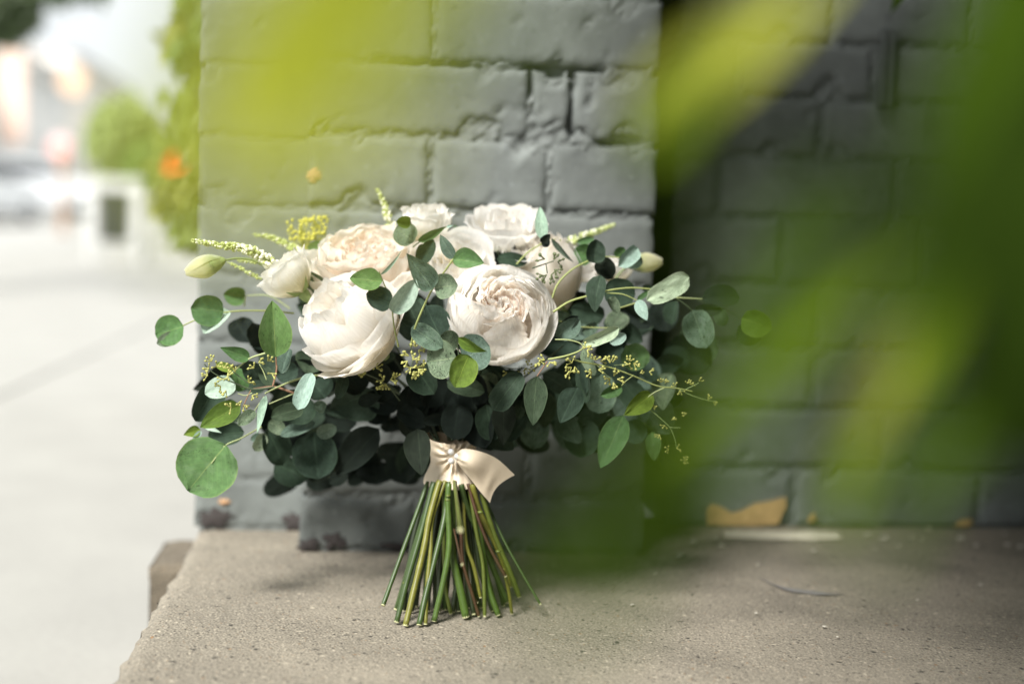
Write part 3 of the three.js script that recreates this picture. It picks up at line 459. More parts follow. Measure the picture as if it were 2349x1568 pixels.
S(z2, [[1240, 1030], [1350, 1055], [1480, 1090]], 0.0008, 0.0007, 'yellow', 0.22); S(z2, [[1270, 1185], [1380, 1190], [1470, 1220], [1490, 1260]], 0.0009, 0.0007, 'pale', 0.26); S(z2, [[1480, 1090], [1600, 1095], [1720, 1100]], 0.0008, 0.0006, 'yellow', 0.2);
L(z2, 1650, 1010, 1395, 955, 175, 0.17, 'dark'); L(z2, 1240, 1000, 1400, 1060, 130, 0.2, 'dark'); L(z2, 1280, 1165, 1462, 1040, 145, 0.23, 'gray', { rollA: 0.3 }); L(z2, 1300, 1130, 1440, 1010, 90, 0.222, 'deep'); L(z2, 1478, 1130, 1600, 1075, 90, 0.19, 'gray'); L(z2, 1478, 1222, 1760, 1108, 100, 0.262, 'pale', { rollA: 0.3, shape: 'blunt' }); L(z2, 1690, 1212, 1818, 1150, 82, 0.25, 'pale', { rollA: 0.2 });
L(z2, 1812, 1235, 1950, 1395, 215, 0.2, 'green', { rollA: 0.1 }); L(z2, 1785, 1075, 1930, 1205, 140, 0.15, 'dark'); L(z2, 1482, 1258, 1565, 1462, 88, 0.235, 'gray', { rollA: 0.3 }); L(z2, 1478, 1350, 1515, 1605, 96, 0.225, 'dark', { shape: 'oval' }); L(z2, 1690, 1000, 1740, 1130, 150, 0.15, 'dark'); L(z2, 1960, 1420, 2040, 1500, 110, 0.16, 'dark');
newBranch('hanging leaves below the right front rose');
S(z4, [[1210, 100], [1160, 170], [1130, 215]], 0.0007, 0.0006, 'brown', 0.262); S(z4, [[2110, 300], [2010, 350], [1850, 500]], 0.0007, 0.0005, 'pale', 0.245); S(z4, [[1800, 505], [1760, 580]], 0.0006, 0.0005, 'green', 0.23);
L(z4, 1130, 213, 1098, 592, 196, 0.262, 'dark', { shape: 'oval', cup: 0.1, wave: 0.015 }); L(z4, 1445, 295, 1308, 572, 214, 0.25, 'dark', { shape: 'oval' }); L(z4, 1012, 185, 795, 465, 192, 0.245, 'dark', { rollA: 0.2, shape: 'blunt' }); L(z4, 740, 430, 800, 705, 205, 0.22, 'dark'); L(z4, 880, 395, 872, 762, 196, 0.23, 'deep', { shape: 'lance' }); L(z4, 1045, 515, 905, 712, 120, 0.215, 'dark');
L(z4, 1178, 200, 1405, 335, 145, 0.215, 'dark'); L(z4, 1482, 100, 1518, 420, 110, 0.225, 'dark', { rollA: 0.4 }); L(z4, 2018, 350, 1808, 510, 168, 0.245, 'lime', { shape: 'oval', bend: 0.18 }); L(z4, 1792, 515, 1618, 920, 232, 0.232, 'green', { shape: 'oval' }); L(z4, 2010, 640, 2032, 865, 130, 0.2, 'green', { shape: 'oval' }); L(z4, 1782, 290, 1625, 360, 95, 0.22, 'green'); L(z4, 1010, 440, 965, 540, 90, 0.225, 'dark'); L(z4, 1830, 560, 1940, 720, 180, 0.17, 'dark'); L(z4, 1520, 560, 1600, 800, 190, 0.15, 'deep');
L(z4, 200, 140, 335, 345, 225, 0.225, 'dark'); L(z4, 440, 250, 725, 330, 150, 0.22, 'dark'); L(z4, 260, 350, 70, 480, 190, 0.2, 'deep'); L(z4, 560, 520, 270, 550, 100, 0.21, 'deep'); L(z4, 160, 320, 240, 500, 130, 0.2, 'deep');
newBranch('dark leaf hanging just left of the ribbon');
L(z3, 2090, 615, 2125, 970, 228, 0.225, 'deep', { shape: 'oval' }); L(z3, 1945, 455, 2155, 592, 155, 0.2, 'deep'); L(z3, 2135, 560, 2400, 520, 95, 0.21, 'deep', { shape: 'lance' }); L(z3, 1640, 420, 1830, 360, 110, 0.2, 'deep', { shape: 'lance' }); L(z3, 1880, 250, 1700, 130, 180, 0.2, 'deep');

// --- inner foliage: the dark mass behind and below the flowers
branch = inB('inner_foliage'); branch.userData.label = 'dark inner leaves filling the body of the bouquet';
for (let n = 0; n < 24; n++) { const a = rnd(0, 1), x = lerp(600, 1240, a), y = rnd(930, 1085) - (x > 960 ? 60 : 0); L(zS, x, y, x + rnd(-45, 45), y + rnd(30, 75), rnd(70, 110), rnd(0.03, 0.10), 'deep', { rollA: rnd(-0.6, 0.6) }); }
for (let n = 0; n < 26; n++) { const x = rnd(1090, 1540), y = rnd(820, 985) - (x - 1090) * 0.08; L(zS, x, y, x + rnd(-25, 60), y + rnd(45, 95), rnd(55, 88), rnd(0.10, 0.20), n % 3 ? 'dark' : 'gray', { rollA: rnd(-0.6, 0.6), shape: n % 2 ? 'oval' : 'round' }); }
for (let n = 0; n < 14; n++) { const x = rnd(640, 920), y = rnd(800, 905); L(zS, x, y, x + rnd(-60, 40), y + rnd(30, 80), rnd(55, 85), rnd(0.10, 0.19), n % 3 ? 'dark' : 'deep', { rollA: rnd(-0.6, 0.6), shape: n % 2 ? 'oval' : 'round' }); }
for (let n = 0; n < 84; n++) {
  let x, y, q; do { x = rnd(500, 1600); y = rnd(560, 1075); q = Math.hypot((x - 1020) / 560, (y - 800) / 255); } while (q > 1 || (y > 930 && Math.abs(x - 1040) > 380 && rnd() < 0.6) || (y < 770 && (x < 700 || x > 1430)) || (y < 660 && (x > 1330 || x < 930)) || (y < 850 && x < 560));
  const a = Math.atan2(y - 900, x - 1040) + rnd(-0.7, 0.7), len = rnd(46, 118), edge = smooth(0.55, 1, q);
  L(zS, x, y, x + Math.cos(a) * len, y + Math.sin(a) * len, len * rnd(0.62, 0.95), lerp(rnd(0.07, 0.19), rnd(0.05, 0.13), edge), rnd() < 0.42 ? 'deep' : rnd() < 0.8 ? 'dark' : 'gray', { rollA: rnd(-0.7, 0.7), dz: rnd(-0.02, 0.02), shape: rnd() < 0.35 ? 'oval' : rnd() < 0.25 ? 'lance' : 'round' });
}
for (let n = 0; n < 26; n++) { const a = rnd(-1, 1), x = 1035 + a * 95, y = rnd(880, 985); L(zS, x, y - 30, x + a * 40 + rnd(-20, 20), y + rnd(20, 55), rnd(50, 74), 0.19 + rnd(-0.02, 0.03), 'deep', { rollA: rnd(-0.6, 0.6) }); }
for (let n = 0; n < 22; n++) { const a = lerp(-1, 1, n / 21); S(zS, [[1035 + a * 40, 1010], [1035 + a * 90, 950 - Math.abs(a) * 10], [1035 + a * 300 + rnd(-40, 40), 830 + rnd(-60, 70)]], 0.0018, 0.001, 'dark', 0.19 + rnd(-0.02, 0.02), 0.15 + rnd(-0.05, 0.04)); }

// --- seeded eucalyptus
const seedM = std([0.36, 0.36, 0.10], 0.6), seedDark = std([0.10, 0.125, 0.05], 0.6);
function bud(list, p, dir, r, len) { const q = new THREE.Quaternion().setFromUnitVectors(V(0, 1, 0), dir); list.push(new THREE.LatheGeometry([[0.0001, 0], [0.25, 0.1], [0.95, 0.42], [1, 0.6], [0.7, 0.8], [0.28, 0.95], [0.0001, 1.1]].map(([a, b]) => new THREE.Vector2(a * r, b * len)), 7).applyQuaternion(q).translate(p.x, p.y, p.z)); }
function umbel(f, x, y, dx, dy, z, n = 6, size = 1, m = seedM) { // a stalk end with a spray of buds
  const [a, b] = f(x, y), P = at(a, b, z), k = depthOf(P) / FOCAL, main = right.clone().multiplyScalar(dx).addScaledVector(up, -dy).normalize(), list = [];
  for (let i = 0; i < n; i++) {
    const d = main.clone().multiplyScalar(0.75).add(V(rnd(-1, 1), rnd(-1, 1), rnd(-0.6, 0.9)).multiplyScalar(0.85)).normalize(), len = rnd(8, 14) * k * size, E = P.clone().addScaledVector(d, len);
    list.push(tube([P, P.clone().addScaledVector(d, len * 0.5).addScaledVector(main, len * 0.06), E], 0.0005 * size, 0.0005 * size, 3, 5)); bud(list, E, d, 3.5 * k * size * rnd(0.8, 1.15), 9.0 * k * size * rnd(0.85, 1.2));
  }
  part('seed_cluster', merge(list), m, branch);
}
branch = inB('seeded_branch'); branch.userData.label = 'left seeded sprig with yellow-green buds';
S(z3, [[1000, 295], [830, 312], [690, 262], [560, 205], [490, 150], [465, 120]], 0.0011, 0.0006, 'dark', 0.262, 0.27); S(z3, [[800, 265], [700, 190], [640, 130]], 0.0007, 0.0005, 'dark', 0.267); S(z3, [[940, 240], [915, 175], [885, 120]], 0.0007, 0.0005, 'pale', 0.267); S(z3, [[820, 320], [790, 380], [760, 450]], 0.0007, 0.0005, 'brown', 0.267); S(z3, [[720, 345], [780, 360], [830, 340]], 0.0006, 0.0005, 'pale', 0.267); S(z3, [[990, 290], [1015, 190], [1020, 130]], 0.0008, 0.0007, 'brown', 0.262);
[[500, 150, -1, -0.3], [520, 100, -0.3, -1], [560, 140, 0.2, -0.6], [610, 150, 0.6, -0.8], [640, 210, 0.3, -0.6], [490, 205, -1, 0.1], [590, 290, -0.8, 0.2], [630, 320, 0.1, 1], [600, 235, -0.4, 0.6], [845, 150, -0.7, -0.4], [880, 110, 0, -1], [950, 95, 0.6, -0.8], [980, 190, 0.3, 0.5], [830, 360, 0.6, -0.4], [765, 430, 0, 1], [750, 400, -0.5, 0.3], [670, 450, -1, 0.3], [800, 260, 0.6, -0.1], [700, 180, -0.1, -1]].forEach(([x, y, a, b]) => umbel(z3, x, y, a, b, rnd(0.262, 0.275), 4, 0.82));
branch = inB('seeded_branch'); branch.userData.label = 'seeded sprig of yellow buds hanging between the front roses';
S(z2, [[150, 1220], [190, 1300], [165, 1400]], 0.0007, 0.0005, 'dark', 0.27); S(z2, [[200, 1330], [240, 1400]], 0.0006, 0.0005, 'pale', 0.272);
[[205, 1240, 0.1, -1], [225, 1270, 1, 0], [150, 1310, -1, -0.3], [140, 1350, -1, 0.2], [180, 1340, 0.3, -0.6], [165, 1400, -0.6, 0.8], [205, 1400, 0.3, -0.2], [225, 1410, 0.9, 0.5], [215, 1430, 0, 1], [250, 1400, 1, 0.2], [185, 1430, -0.2, 1]].forEach(([x, y, a, b]) => umbel(z2, x, y, a, b, rnd(0.27, 0.283), 4, 0.9));
branch = inB('seeded_branch'); branch.userData.label = 'shaded seeded sprig below the left front rose';
S(z3, [[1560, 90], [1650, 170], [1800, 240], [1880, 300], [1960, 400]], 0.0009, 0.0007, 'dark', 0.24, 0.22); [[1720, 150, -0.4, -0.8], [1780, 150, 0.8, -0.4], [1700, 190, -0.8, 0.2], [1840, 240, -0.8, 0], [1850, 270, 0, 1], [1890, 240, 0.8, -0.5], [1920, 225, 1, -0.3], [1830, 275, -0.6, 0.7]].forEach(([x, y, a, b]) => umbel(z3, x, y, a, b, rnd(0.238, 0.25), 4, 0.85));
branch = inB('seeded_branch'); branch.userData.label = 'dark seeded sprig in front of the cream rose';
S(z2, [[1095, 640], [1200, 605], [1260, 585]], 0.0009, 0.0006, 'dark', 0.235); S(z2, [[1200, 610], [1210, 680]], 0.0006, 0.0006, 'dark', 0.238); [[1190, 570, -1, -0.1], [1260, 575, 0.6, -0.7], [1290, 590, 0.8, 0.5], [1205, 690, -0.5, 1], [1180, 695, -0.9, 0.4], [1240, 690, 0.6, 0.8], [1265, 650, 0.9, 0.3]].forEach(([x, y, a, b]) => umbel(z2, x, y, a, b, 0.238, 4, 1.0, seedDark));
branch = inB('seeded_branch'); branch.userData.label = 'long seeded branch trailing to the lower right';
S(z4, [[1215, 85], [1360, 55], [1470, 10], [1500, -30]], 0.0012, 0.0008, 'yellow', 0.275, 0.28); S(z4, [[1360, 55], [1440, 95], [1600, 125], [1720, 155], [1880, 215], [2060, 290], [2200, 305], [2320, 330]], 0.0011, 0.0007, 'yellow', 0.276, 0.25); S(z4, [[2200, 305], [2290, 350], [2400, 390], [2500, 410]], 0.0006, 0.0004, 'green', 0.25); S(z4, [[2270, 315], [2370, 265]], 0.0005, 0.0004, 'green', 0.25); S(z4, [[1870, 205], [1800, 260], [1780, 285]], 0.0006, 0.0005, 'yellow', 0.262); S(z4, [[1590, 130], [1660, 200], [1700, 230]], 0.0005, 0.0004, 'green', 0.27); S(z4, [[1720, 130], [1820, 120]], 0.0005, 0.0004, 'green', 0.262); S(z4, [[2000, 470], [2080, 540], [2150, 610], [2185, 690], [2200, 760]], 0.0007, 0.0004, 'green', 0.245); S(z4, [[2150, 605], [2230, 610]], 0.0005, 0.0004, 'green', 0.245);
[[1190, 90, -0.9, -0.5], [1230, 105, 0.6, 0.9], [1160, 100, -0.8, 0.8], [1480, 0, 0.6, -0.6], [1515, 15, 1, 0.1], [1400, 110, -0.5, -0.7], [1395, 145, -0.6, 0.8], [1420, 140, 0.5, 0.8], [1375, 175, 0, 1], [1580, 90, -0.3, -1], [1615, 100, 0.7, -0.6], [1550, 180, -1, 0.5], [1600, 165, 0.9, 0.2], [1690, 110, 0.2, -1], [1710, 105, 0.5, -0.9], [1690, 230, -1, 0.4], [1720, 210, 0.4, -0.8], [1745, 235, 1, 0.1], [1715, 260, 0.2, 1], [1840, 100, 0.3, -1], [1870, 115, 0.9, 0.2], [1830, 120, -0.5, 0.5]].forEach(([x, y, a, b]) => umbel(z4, x, y, a, b, rnd(0.265, 0.28), 4, 0.85));
[[2080, 260, -0.2, -1], [2110, 265, 0.6, -0.5], [2185, 290, 0, -1], [2225, 320, 0.3, 0.9], [2280, 270, 0.3, -1], [2300, 275, 0.7, -0.4], [2370, 250, 0.8, -0.5], [1920, 190, 0.4, -0.9], [1990, 180, 0.7, -0.4], [2440, 390, 0.6, -0.6], [2480, 405, 0.8, 0.2], [2030, 470, 0.1, -1], [2070, 660, -0.6, 0.5], [2160, 550, 0.3, -0.4], [2245, 520, 0.6, -0.6], [2140, 770, -0.7, 0.3], [2200, 765, 0.6, 0.3], [2250, 830, 0.6, 0.5], [2265, 850, 0.4, 0.9], [2110, 590, -0.3, 0.9]].forEach(([x, y, a, b]) => umbel(z4, x, y, a, b, 0.246, 4, 0.6));
branch = inB('seeded_branch'); branch.userData.label = 'dim seeded twigs under the right front rose'; S(z4, [[760, 100], [900, 150], [1060, 150]], 0.0006, 0.0004, 'dark', 0.235); [[900, 185, -0.8, 0.3], [950, 190, 0.7, 0.3], [1040, 150, 0.3, 0.6], [1080, 145, 0.9, -0.2], [1060, 130, 0.3, -0.9]].forEach(([x, y, a, b]) => umbel(z4, x, y, a, b, 0.236, 4, 0.7));

// --- flower spikes and yellow filler
function spike(label, pts, z0, z1_, r0_, r1_, n, pale) {
  branch = inB('flower_spike'); branch.userData.label = label;
  const P = pts.map(([x, y], i) => at(x, y, lerp(z0, z1_, i / (pts.length - 1)))), c = new THREE.CatmullRomCurve3(P, false, 'centripetal'), k = depthOf(P[0]) / FOCAL;
  part('stem', tube(P, 0.0014, 0.0006, 14, 6), stemMats.pale, branch);
  const light = [], green = [];
  for (let i = 0; i < n; i++) {
    const t = Math.pow(rnd(), 0.85), p = c.getPointAt(t), T = c.getTangentAt(t), r = lerp(r0_, r1_, t) * k, d = V(rnd(-1, 1), rnd(-1, 1), rnd(-1, 1)); d.addScaledVector(T, -d.dot(T)).normalize().addScaledVector(T, 0.55).normalize();
    const q = rnd(0.75, 1.15) * (1 - 0.55 * t); (rnd() < pale * (1.15 - t * 0.95) ? light : green).push(new THREE.SphereGeometry(0.0017 * q * (pale > 0.3 ? 1 : 0.85), 6, 5).scale(1, 1.35, 1).applyQuaternion(new THREE.Quaternion().setFromUnitVectors(V(0, 1, 0), d)).translate(p.x + d.x * r, p.y + d.y * r, p.z + d.z * r));
  }
  if (light.length) tag(part('bud', merge(light), std([0.80, 0.80, 0.62], 0.6), branch), null, null, null, 'stuff');
  if (green.length) tag(part('bud', merge(green), std([0.42, 0.48, 0.17], 0.6), branch), null, null, null, 'stuff');
}
spike('thick white-budded spike pointing left', [[640, 622], [600, 588], [560, 570], [500, 562], [441, 551]], 0.2, 0.215, 15, 3, 330, 0.72);
spike('blurred pale spike behind the left small rose', [[712, 606], [690, 580], [650, 556], [612, 541], [582, 537]], 0.1, 0.09, 10, 3, 170, 0.45);
spike('upright small spike above the blush rose', [[900, 530], [888, 490], [878, 460], [865, 433]], 0.12, 0.12, 10, 2, 130, 0.5);
spike('greenish spike lying over the upper right flower', [[1222, 515], [1205, 500], [1180, 492], [1160, 487]], 0.11, 0.11, 11, 4, 140, 0.18);
spike('dim spike pointing right in front of the pier edge', [[1290, 562], [1330, 545], [1370, 530], [1410, 515]], 0.1, 0.1, 9, 2.5, 170, 0.4);
spike('thin green spike below the left bud', [[600, 640], [570, 625], [545, 612], [520, 600]], 0.17, 0.17, 4, 2, 40, 0.1); spike('small green spike tip under the white-budded spike', [[622, 612], [585, 600], [545, 598]], 0.17, 0.17, 4, 2, 40, 0.1);
branch = inB('yellow_filler'); branch.userData.label = 'blurred yellow filler flowers behind the blush rose';
for (const [cx, cy, w, h, n] of [[690, 530, 34, 24, 60], [732, 527, 18, 26, 46]]) {
  const tw = [], yb = []; for (let i = 0; i < n; i++) { const x = cx + rnd(-w, w), y = cy + rnd(-h, h), p = at(x, y, 0.08 + rnd(-0.008, 0.008)); if (i % 3 === 0) tw.push(tube([at(cx + 12, cy + 48, 0.08), at(lerp(cx, x, 0.6), cy + 22, 0.08), p], 0.0005, 0.0004, 4, 4)); bud(yb, p, V(rnd(-0.5, 0.5), 1, rnd(-0.5, 0.5)).normalize(), 0.0011, 0.0042); }
  part('twig', merge(tw), std([0.45, 0.45, 0.12], 0.7), branch); tag(part('bud', merge(yb), std([0.62, 0.58, 0.10], 0.7), branch), null, null, null, 'stuff');
}

// --- roses
const petalBump = texture(256, 256, (u, v) => [0.5 + 0.22 * noise(u * 40, v * 5, 3) + 0.12 * fbm(u * 9, v * 9, 7, 3)], false, false);
const petalVein = texture(256, 256, (u, v) => { const f = 0.5 + (u - 0.5) * (0.5 + v), n = 0.985 + 0.028 * noise(f * 46, v * 2.4, 5) + 0.02 * noise(f * 90, v * 3, 15) + 0.015 * fbm(u * 5, v * 5, 9, 3); return [n, n * (0.998 - 0.02 * Math.max(0, noise(u * 6, v * 6, 3))), n * (0.992 - 0.05 * Math.max(0, noise(u * 6, v * 6, 3)))]; }, true, false);
const petalMat = () => phys([1, 1, 1], 1, { map: petalVein, vertexColors: true, transmission: 0.7, thickness: 0, bumpMap: petalBump, bumpScale: 0.0009 });
const petalM = petalMat();
function petalGeo(o) {
  const s = o.s ?? rnd(0, 500);
  return sheet(16, 15, (uu, vv) => {
    const v = 1 - Math.pow(1 - vv, 1.35), u = uu * 2 - 1, au = Math.abs(u), env = 1 - o.round * Math.pow(au, 2.6) - (o.notch ?? 0.05) * Math.exp(-u * u / 0.02) + (o.jag ?? 0.035) * noise(u * 4 + s, s) + 0.5 * (o.jag ?? 0.035) * noise(u * 11 + s, s + 4), w = v * env;
    const spread = 0.3 + 0.7 * Math.sin(Math.min(1, w * 1.55) * Math.PI / 2), ang = o.th + u * o.hw * spread;
    let r = o.rho * Math.pow(Math.sin(Math.min(1, w * o.full + 0.02) * Math.PI / 2), o.belly), y = lerp(o.y0, o.y1, Math.pow(w, 1.08));
    if (o.sph) { const f = lerp(0.12, R(o.sph), w); r = o.rho * Math.sin(f); y = -o.rho * Math.cos(f) * 0.94; }
    r *= 1 + o.flare * smooth(0.5, 1.05, w) + (o.spiral ?? 0.06) * u;
    const c = smooth(0.80, 1.03, w); r += o.curl * c * c; y -= o.curl * (o.drop ?? 0.5) * c * c * (1 + 0.5 * au);
    const ru = (o.ruffle) * w * w; r += ru * (noise(u * 2.1 + s, w * 1.6, s) + 0.5 * noise(u * 5 + s, w * 3, s)); y += ru * 0.5 * noise(u * 3 + s, w * 2, s + 30);
    const mix = smooth(o.m0 ?? 0.05, o.m1 ?? 0.75, w), rim = (o.rim ?? 0.16) * smooth(0.93, 1.0, v), col = o.base.map((b, i) => lerp(lerp(b, o.edge[i], mix), [0.72, 0.55, 0.38][i], rim));
    return [V(r * Math.cos(ang), y, r * Math.sin(ang)), uu, v, col];
  }, true);
}
const CREAM = [0.94, 0.89, 0.78], WHITE = [0.96, 0.95, 0.925], IVORY = [0.955, 0.93, 0.88], BLUSH = [0.96, 0.80, 0.70], YEL = [0.80, 0.74, 0.45], PEACH = [0.955, 0.88, 0.80];
function flower(kind, label, P, dir, spin, Rm, layers, extra) {
  const g = inB(kind); g.userData.label = label; const h = g; h.position.add(P); h.quaternion.setFromUnitVectors(V(0, 1, 0), dir.clone().normalize()).multiply(new THREE.Quaternion().setFromAxisAngle(V(0, 1, 0), spin));
  layers.forEach((l, k) => { for (let i = 0; i < l.n; i++) part('petal', petalGeo({ round: 0.3, belly: 0.75, full: 1.3, flare: 0, curl: 0, ruffle: 0.02, base: CREAM, edge: WHITE, ...l, rho: l.rho * Rm, y0: (l.y0 ?? 0) * Rm, y1: ((l.y1 ?? 0) + rnd(-0.06, 0.06) * (l.vary ?? 1)) * Rm, sph: l.sph ? l.sph + rnd(-8, 8) : 0, curl: (l.curl ?? 0) * Rm, ruffle: (l.ruffle ?? 0.03) * Rm, flare: (l.flare ?? 0) + rnd(-0.05, 0.05) * (l.vary ?? 1), th: (l.th ?? k * 2.4) + i * Math.PI * 2 / l.n + rnd(-0.12, 0.12), hw: l.hw ?? Math.PI / l.n * 1.35 }), petalM, h); });
  if (extra) extra(h, Rm); return g;
}
const calyxM = std([0.24, 0.31, 0.11], 0.7);
const calyx = (h, Rm, yb = -0.75, size = 1) => {
  part('hip', new THREE.LatheGeometry([[0.001, -0.30], [0.08, -0.26], [0.13, -0.12], [0.15, 0.0], [0.1, 0.1], [0.001, 0.12]].map(([a, b]) => new THREE.Vector2(a * Rm * size, (b * size + yb) * Rm)), 12), calyxM, h);
  for (let i = 0; i < 5; i++) { const a = i * 1.257; part('sepal', sheet(4, 7, (u, v) => { const w = (1 - v) * 0.13 * size * Math.sin(Math.min(1, v * 4 + 0.3) * 1.57), rr = (0.12 + 0.42 * v) * size; return [V((Math.cos(a) * rr - Math.sin(a) * (u - 0.5) * 2 * w) * Rm, (yb + 0.05 + (0.16 * v + 0.12 * v * v) * size) * Rm, (Math.sin(a) * rr + Math.cos(a) * (u - 0.5) * 2 * w) * Rm), u, v]; }), calyxM, h); }
};
const toEye = (x, y, z) => eye.clone().sub(at(x, y, z)).normalize();
const view = (x, y, z, a, b, c) => right.clone().multiplyScalar(a).addScaledVector(up, b).addScaledVector(toEye(x, y, z), c).normalize();   // a right, b up, c towards the viewer
const gardenRose = (bl) => [
  { n: 4, rho: 1.0, sph: 92, curl: 0.05, ruffle: 0.05, round: 0.18, hw: 1.02, th: 0.5, base: CREAM, edge: IVORY, jag: 0.025, drop: 1, notch: 0.03 },
  { n: 4, rho: 0.945, sph: 107, curl: 0.035, ruffle: 0.06, round: 0.2, hw: 1.05, th: 1.2, base: IVORY, edge: WHITE, jag: 0.03 },
  { n: 5, rho: 0.88, sph: 118, curl: 0.02, ruffle: 0.08, round: 0.24, hw: 0.9, base: IVORY, edge: WHITE, jag: 0.045 },
  { n: 5, rho: 0.81, sph: 126, ruffle: 0.09, round: 0.28, hw: 0.8, base: PEACH, edge: WHITE, jag: 0.05, spiral: 0.14 },
  { n: 5, rho: 0.73, sph: 132, ruffle: 0.1, hw: 0.78, base: PEACH, edge: WHITE, spiral: 0.18, jag: 0.05 },
  { n: 5, rho: 0.66, sph: 139, ruffle: 0.11, hw: 0.78, base: PEACH, edge: WHITE, spiral: 0.2, jag: 0.05 },
  ...[0.50, 0.42, 0.34, 0.265, 0.195, 0.13, 0.07].map((q, i) => ({ n: i < 3 ? 5 : i < 5 ? 4 : 3, rho: q, y0: 0.12 - 0.02 * i, y1: 0.56 - 0.022 * i, flare: -0.16 + 0.02 * i, ruffle: 0.13, hw: i < 3 ? 0.9 : 1.1, base: bl, edge: i % 3 === 1 ? PEACH : WHITE, spiral: 0.22 + 0.05 * i, jag: 0.06 }))];
flower('rose', 'large ivory garden rose with blush heart, front right', at(1146, 716, 0.232), view(1146, 716, 0.232, 0.04, 0.52, 0.86), 0.6, 0.0415, gardenRose(BLUSH), h => calyx(h, 0.0415, -0.9));
flower('rose', 'large ivory rose seen from the side, front left', at(795, 732, 0.236), view(795, 732, 0.236, -0.52, 0.50, 0.50), 1.1, 0.0405, [
  { n: 3, rho: 1.03, m0: 0.25, m1: 1.0, sph: 64, curl: 0.13, ruffle: 0.06, round: 0.24, hw: 1.35, th: 0.9, base: YEL, edge: IVORY, jag: 0.05, drop: 0.4, notch: 0 },
  { n: 3, rho: 0.99, m0: 0.2, m1: 0.95, sph: 84, curl: 0.11, ruffle: 0.06, round: 0.24, hw: 1.3, th: 2.1, base: CREAM, edge: WHITE, jag: 0.05, drop: 0.5, notch: 0 },
  { n: 4, rho: 0.94, sph: 106, curl: 0.08, ruffle: 0.07, round: 0.24, hw: 1.1, th: 0.2, base: CREAM, edge: WHITE, jag: 0.05 },
  { n: 4, rho: 0.89, sph: 132, curl: 0.03, ruffle: 0.08, hw: 1.1, base: CREAM, edge: WHITE, jag: 0.05 },
  { n: 4, rho: 0.82, sph: 140, ruffle: 0.1, hw: 1.0, base: PEACH, edge: WHITE }, { n: 5, rho: 0.52, y0: -0.3, y1: 0.72, flare: -0.1, ruffle: 0.14, hw: 0.9, base: PEACH, edge: WHITE }, { n: 4, rho: 0.36, y0: -0.3, y1: 0.70, ruffle: 0.12, base: PEACH, edge: IVORY }, { n: 3, rho: 0.18, y0: -0.3, y1: 0.64, ruffle: 0.08, base: PEACH, edge: IVORY }], h => calyx(h, 0.0405, -0.98));
{ // one broad outer petal hanging below the left rose
  const h = bouquet.children[bouquet.children.length - 1], d = view(795, 732, 0.236, -0.25, -0.62, 0.75).applyQuaternion(h.quaternion.clone().invert());
  part('petal', petalGeo({ th: Math.atan2(d.z, d.x), hw: 1.15, rho: 0.0445, sph: 74, round: 0.3, belly: 0.6, full: 1.4, flare: 0, curl: 0.009, ruffle: 0.004, base: YEL, edge: CREAM, jag: 0.08, notch: 0, drop: -0.6 }), petalM, h);
}
flower('rose', 'wide open blush rose behind the left front rose', at(838, 612, 0.165), view(838, 612, 0.165, -0.12, 0.80, 0.50), 0.2, 0.046, [
  { n: 6, rho: 1.16, y0: -0.6, y1: 0.12, flare: 0.10, curl: 0.16, ruffle: 0.12, round: 0.3, hw: 0.85, base: PEACH, edge: IVORY, jag: 0.07 }, { n: 6, rho: 0.98, y0: -0.6, y1: 0.30, flare: 0.06, curl: 0.10, ruffle: 0.14, hw: 0.85, base: PEACH, edge: IVORY, jag: 0.07 }, { n: 7, rho: 0.80, y0: -0.6, y1: 0.42, flare: 0, ruffle: 0.16, hw: 0.7, base: BLUSH, edge: IVORY, jag: 0.07 },
  ...[0.72, 0.62, 0.52, 0.42, 0.33, 0.24, 0.15, 0.08].map((q, i) => ({ n: i < 4 ? 5 : 3, rho: q, y0: 0.10, y1: 0.50 - 0.022 * i, flare: -0.12, ruffle: 0.17, hw: i < 4 ? 0.75 : 1.0, base: BLUSH, edge: i % 2 ? IVORY : PEACH, spiral: 0.14 + 0.03 * i, jag: 0.06 }))], h => calyx(h, 0.046, -0.6));
const cup = (n, tight = 0) => [{ n, rho: 1.0, y0: -0.8, y1: 0.62, flare: 0.12 - tight, curl: 0.14, ruffle: 0.14, round: 0.3, hw: 0.95, base: YEL, edge: WHITE, jag: 0.07 }, { n, rho: 0.84, y0: -0.75, y1: 0.72, flare: 0.04 - tight, curl: 0.06, ruffle: 0.16, hw: 0.95, base: CREAM, edge: WHITE, jag: 0.07 }, { n: n - 1, rho: 0.62, y0: -0.7, y1: 0.74, flare: -0.05, ruffle: 0.16, base: CREAM, edge: WHITE }, { n: 4, rho: 0.4, y0: -0.7, y1: 0.72, ruffle: 0.14, base: CREAM, edge: WHITE }, { n: 3, rho: 0.2, y0: -0.7, y1: 0.66, ruffle: 0.1, base: CREAM, edge: WHITE }];
flower('small_rose', 'small white flower at the left, seen from the side', at(662, 634, 0.2), view(662, 634, 0.2, -0.62, 0.72, 0.12), 0.4, 0.0215, cup(4, 0.06), h => calyx(h, 0.0215, -0.82, 1.5));
flower('small_rose', 'topmost small white rose', at(978, 514, 0.15), view(978, 514, 0.15, 0.08, 0.9, 0.34), 1.3, 0.0205, cup(4, 0.14), h => calyx(h, 0.0205, -0.85, 1.4));
flower('small_rose', 'ruffled white flower at the upper right', at(1158, 540, 0.14), view(1158, 540, 0.14, 0.0, 0.86, 0.42), 0.7, 0.0265, cup(5, -0.12), h => calyx(h, 0.0265, -0.82, 1.6));
flower('small_rose', 'half hidden white flower next to the ruffled one', at(1208, 556, 0.135), view(1208, 556, 0.135, 0.45, 0.75, 0.3), 0.1, 0.022, cup(4, -0.05), h => calyx(h, 0.022, -0.82, 1.4));
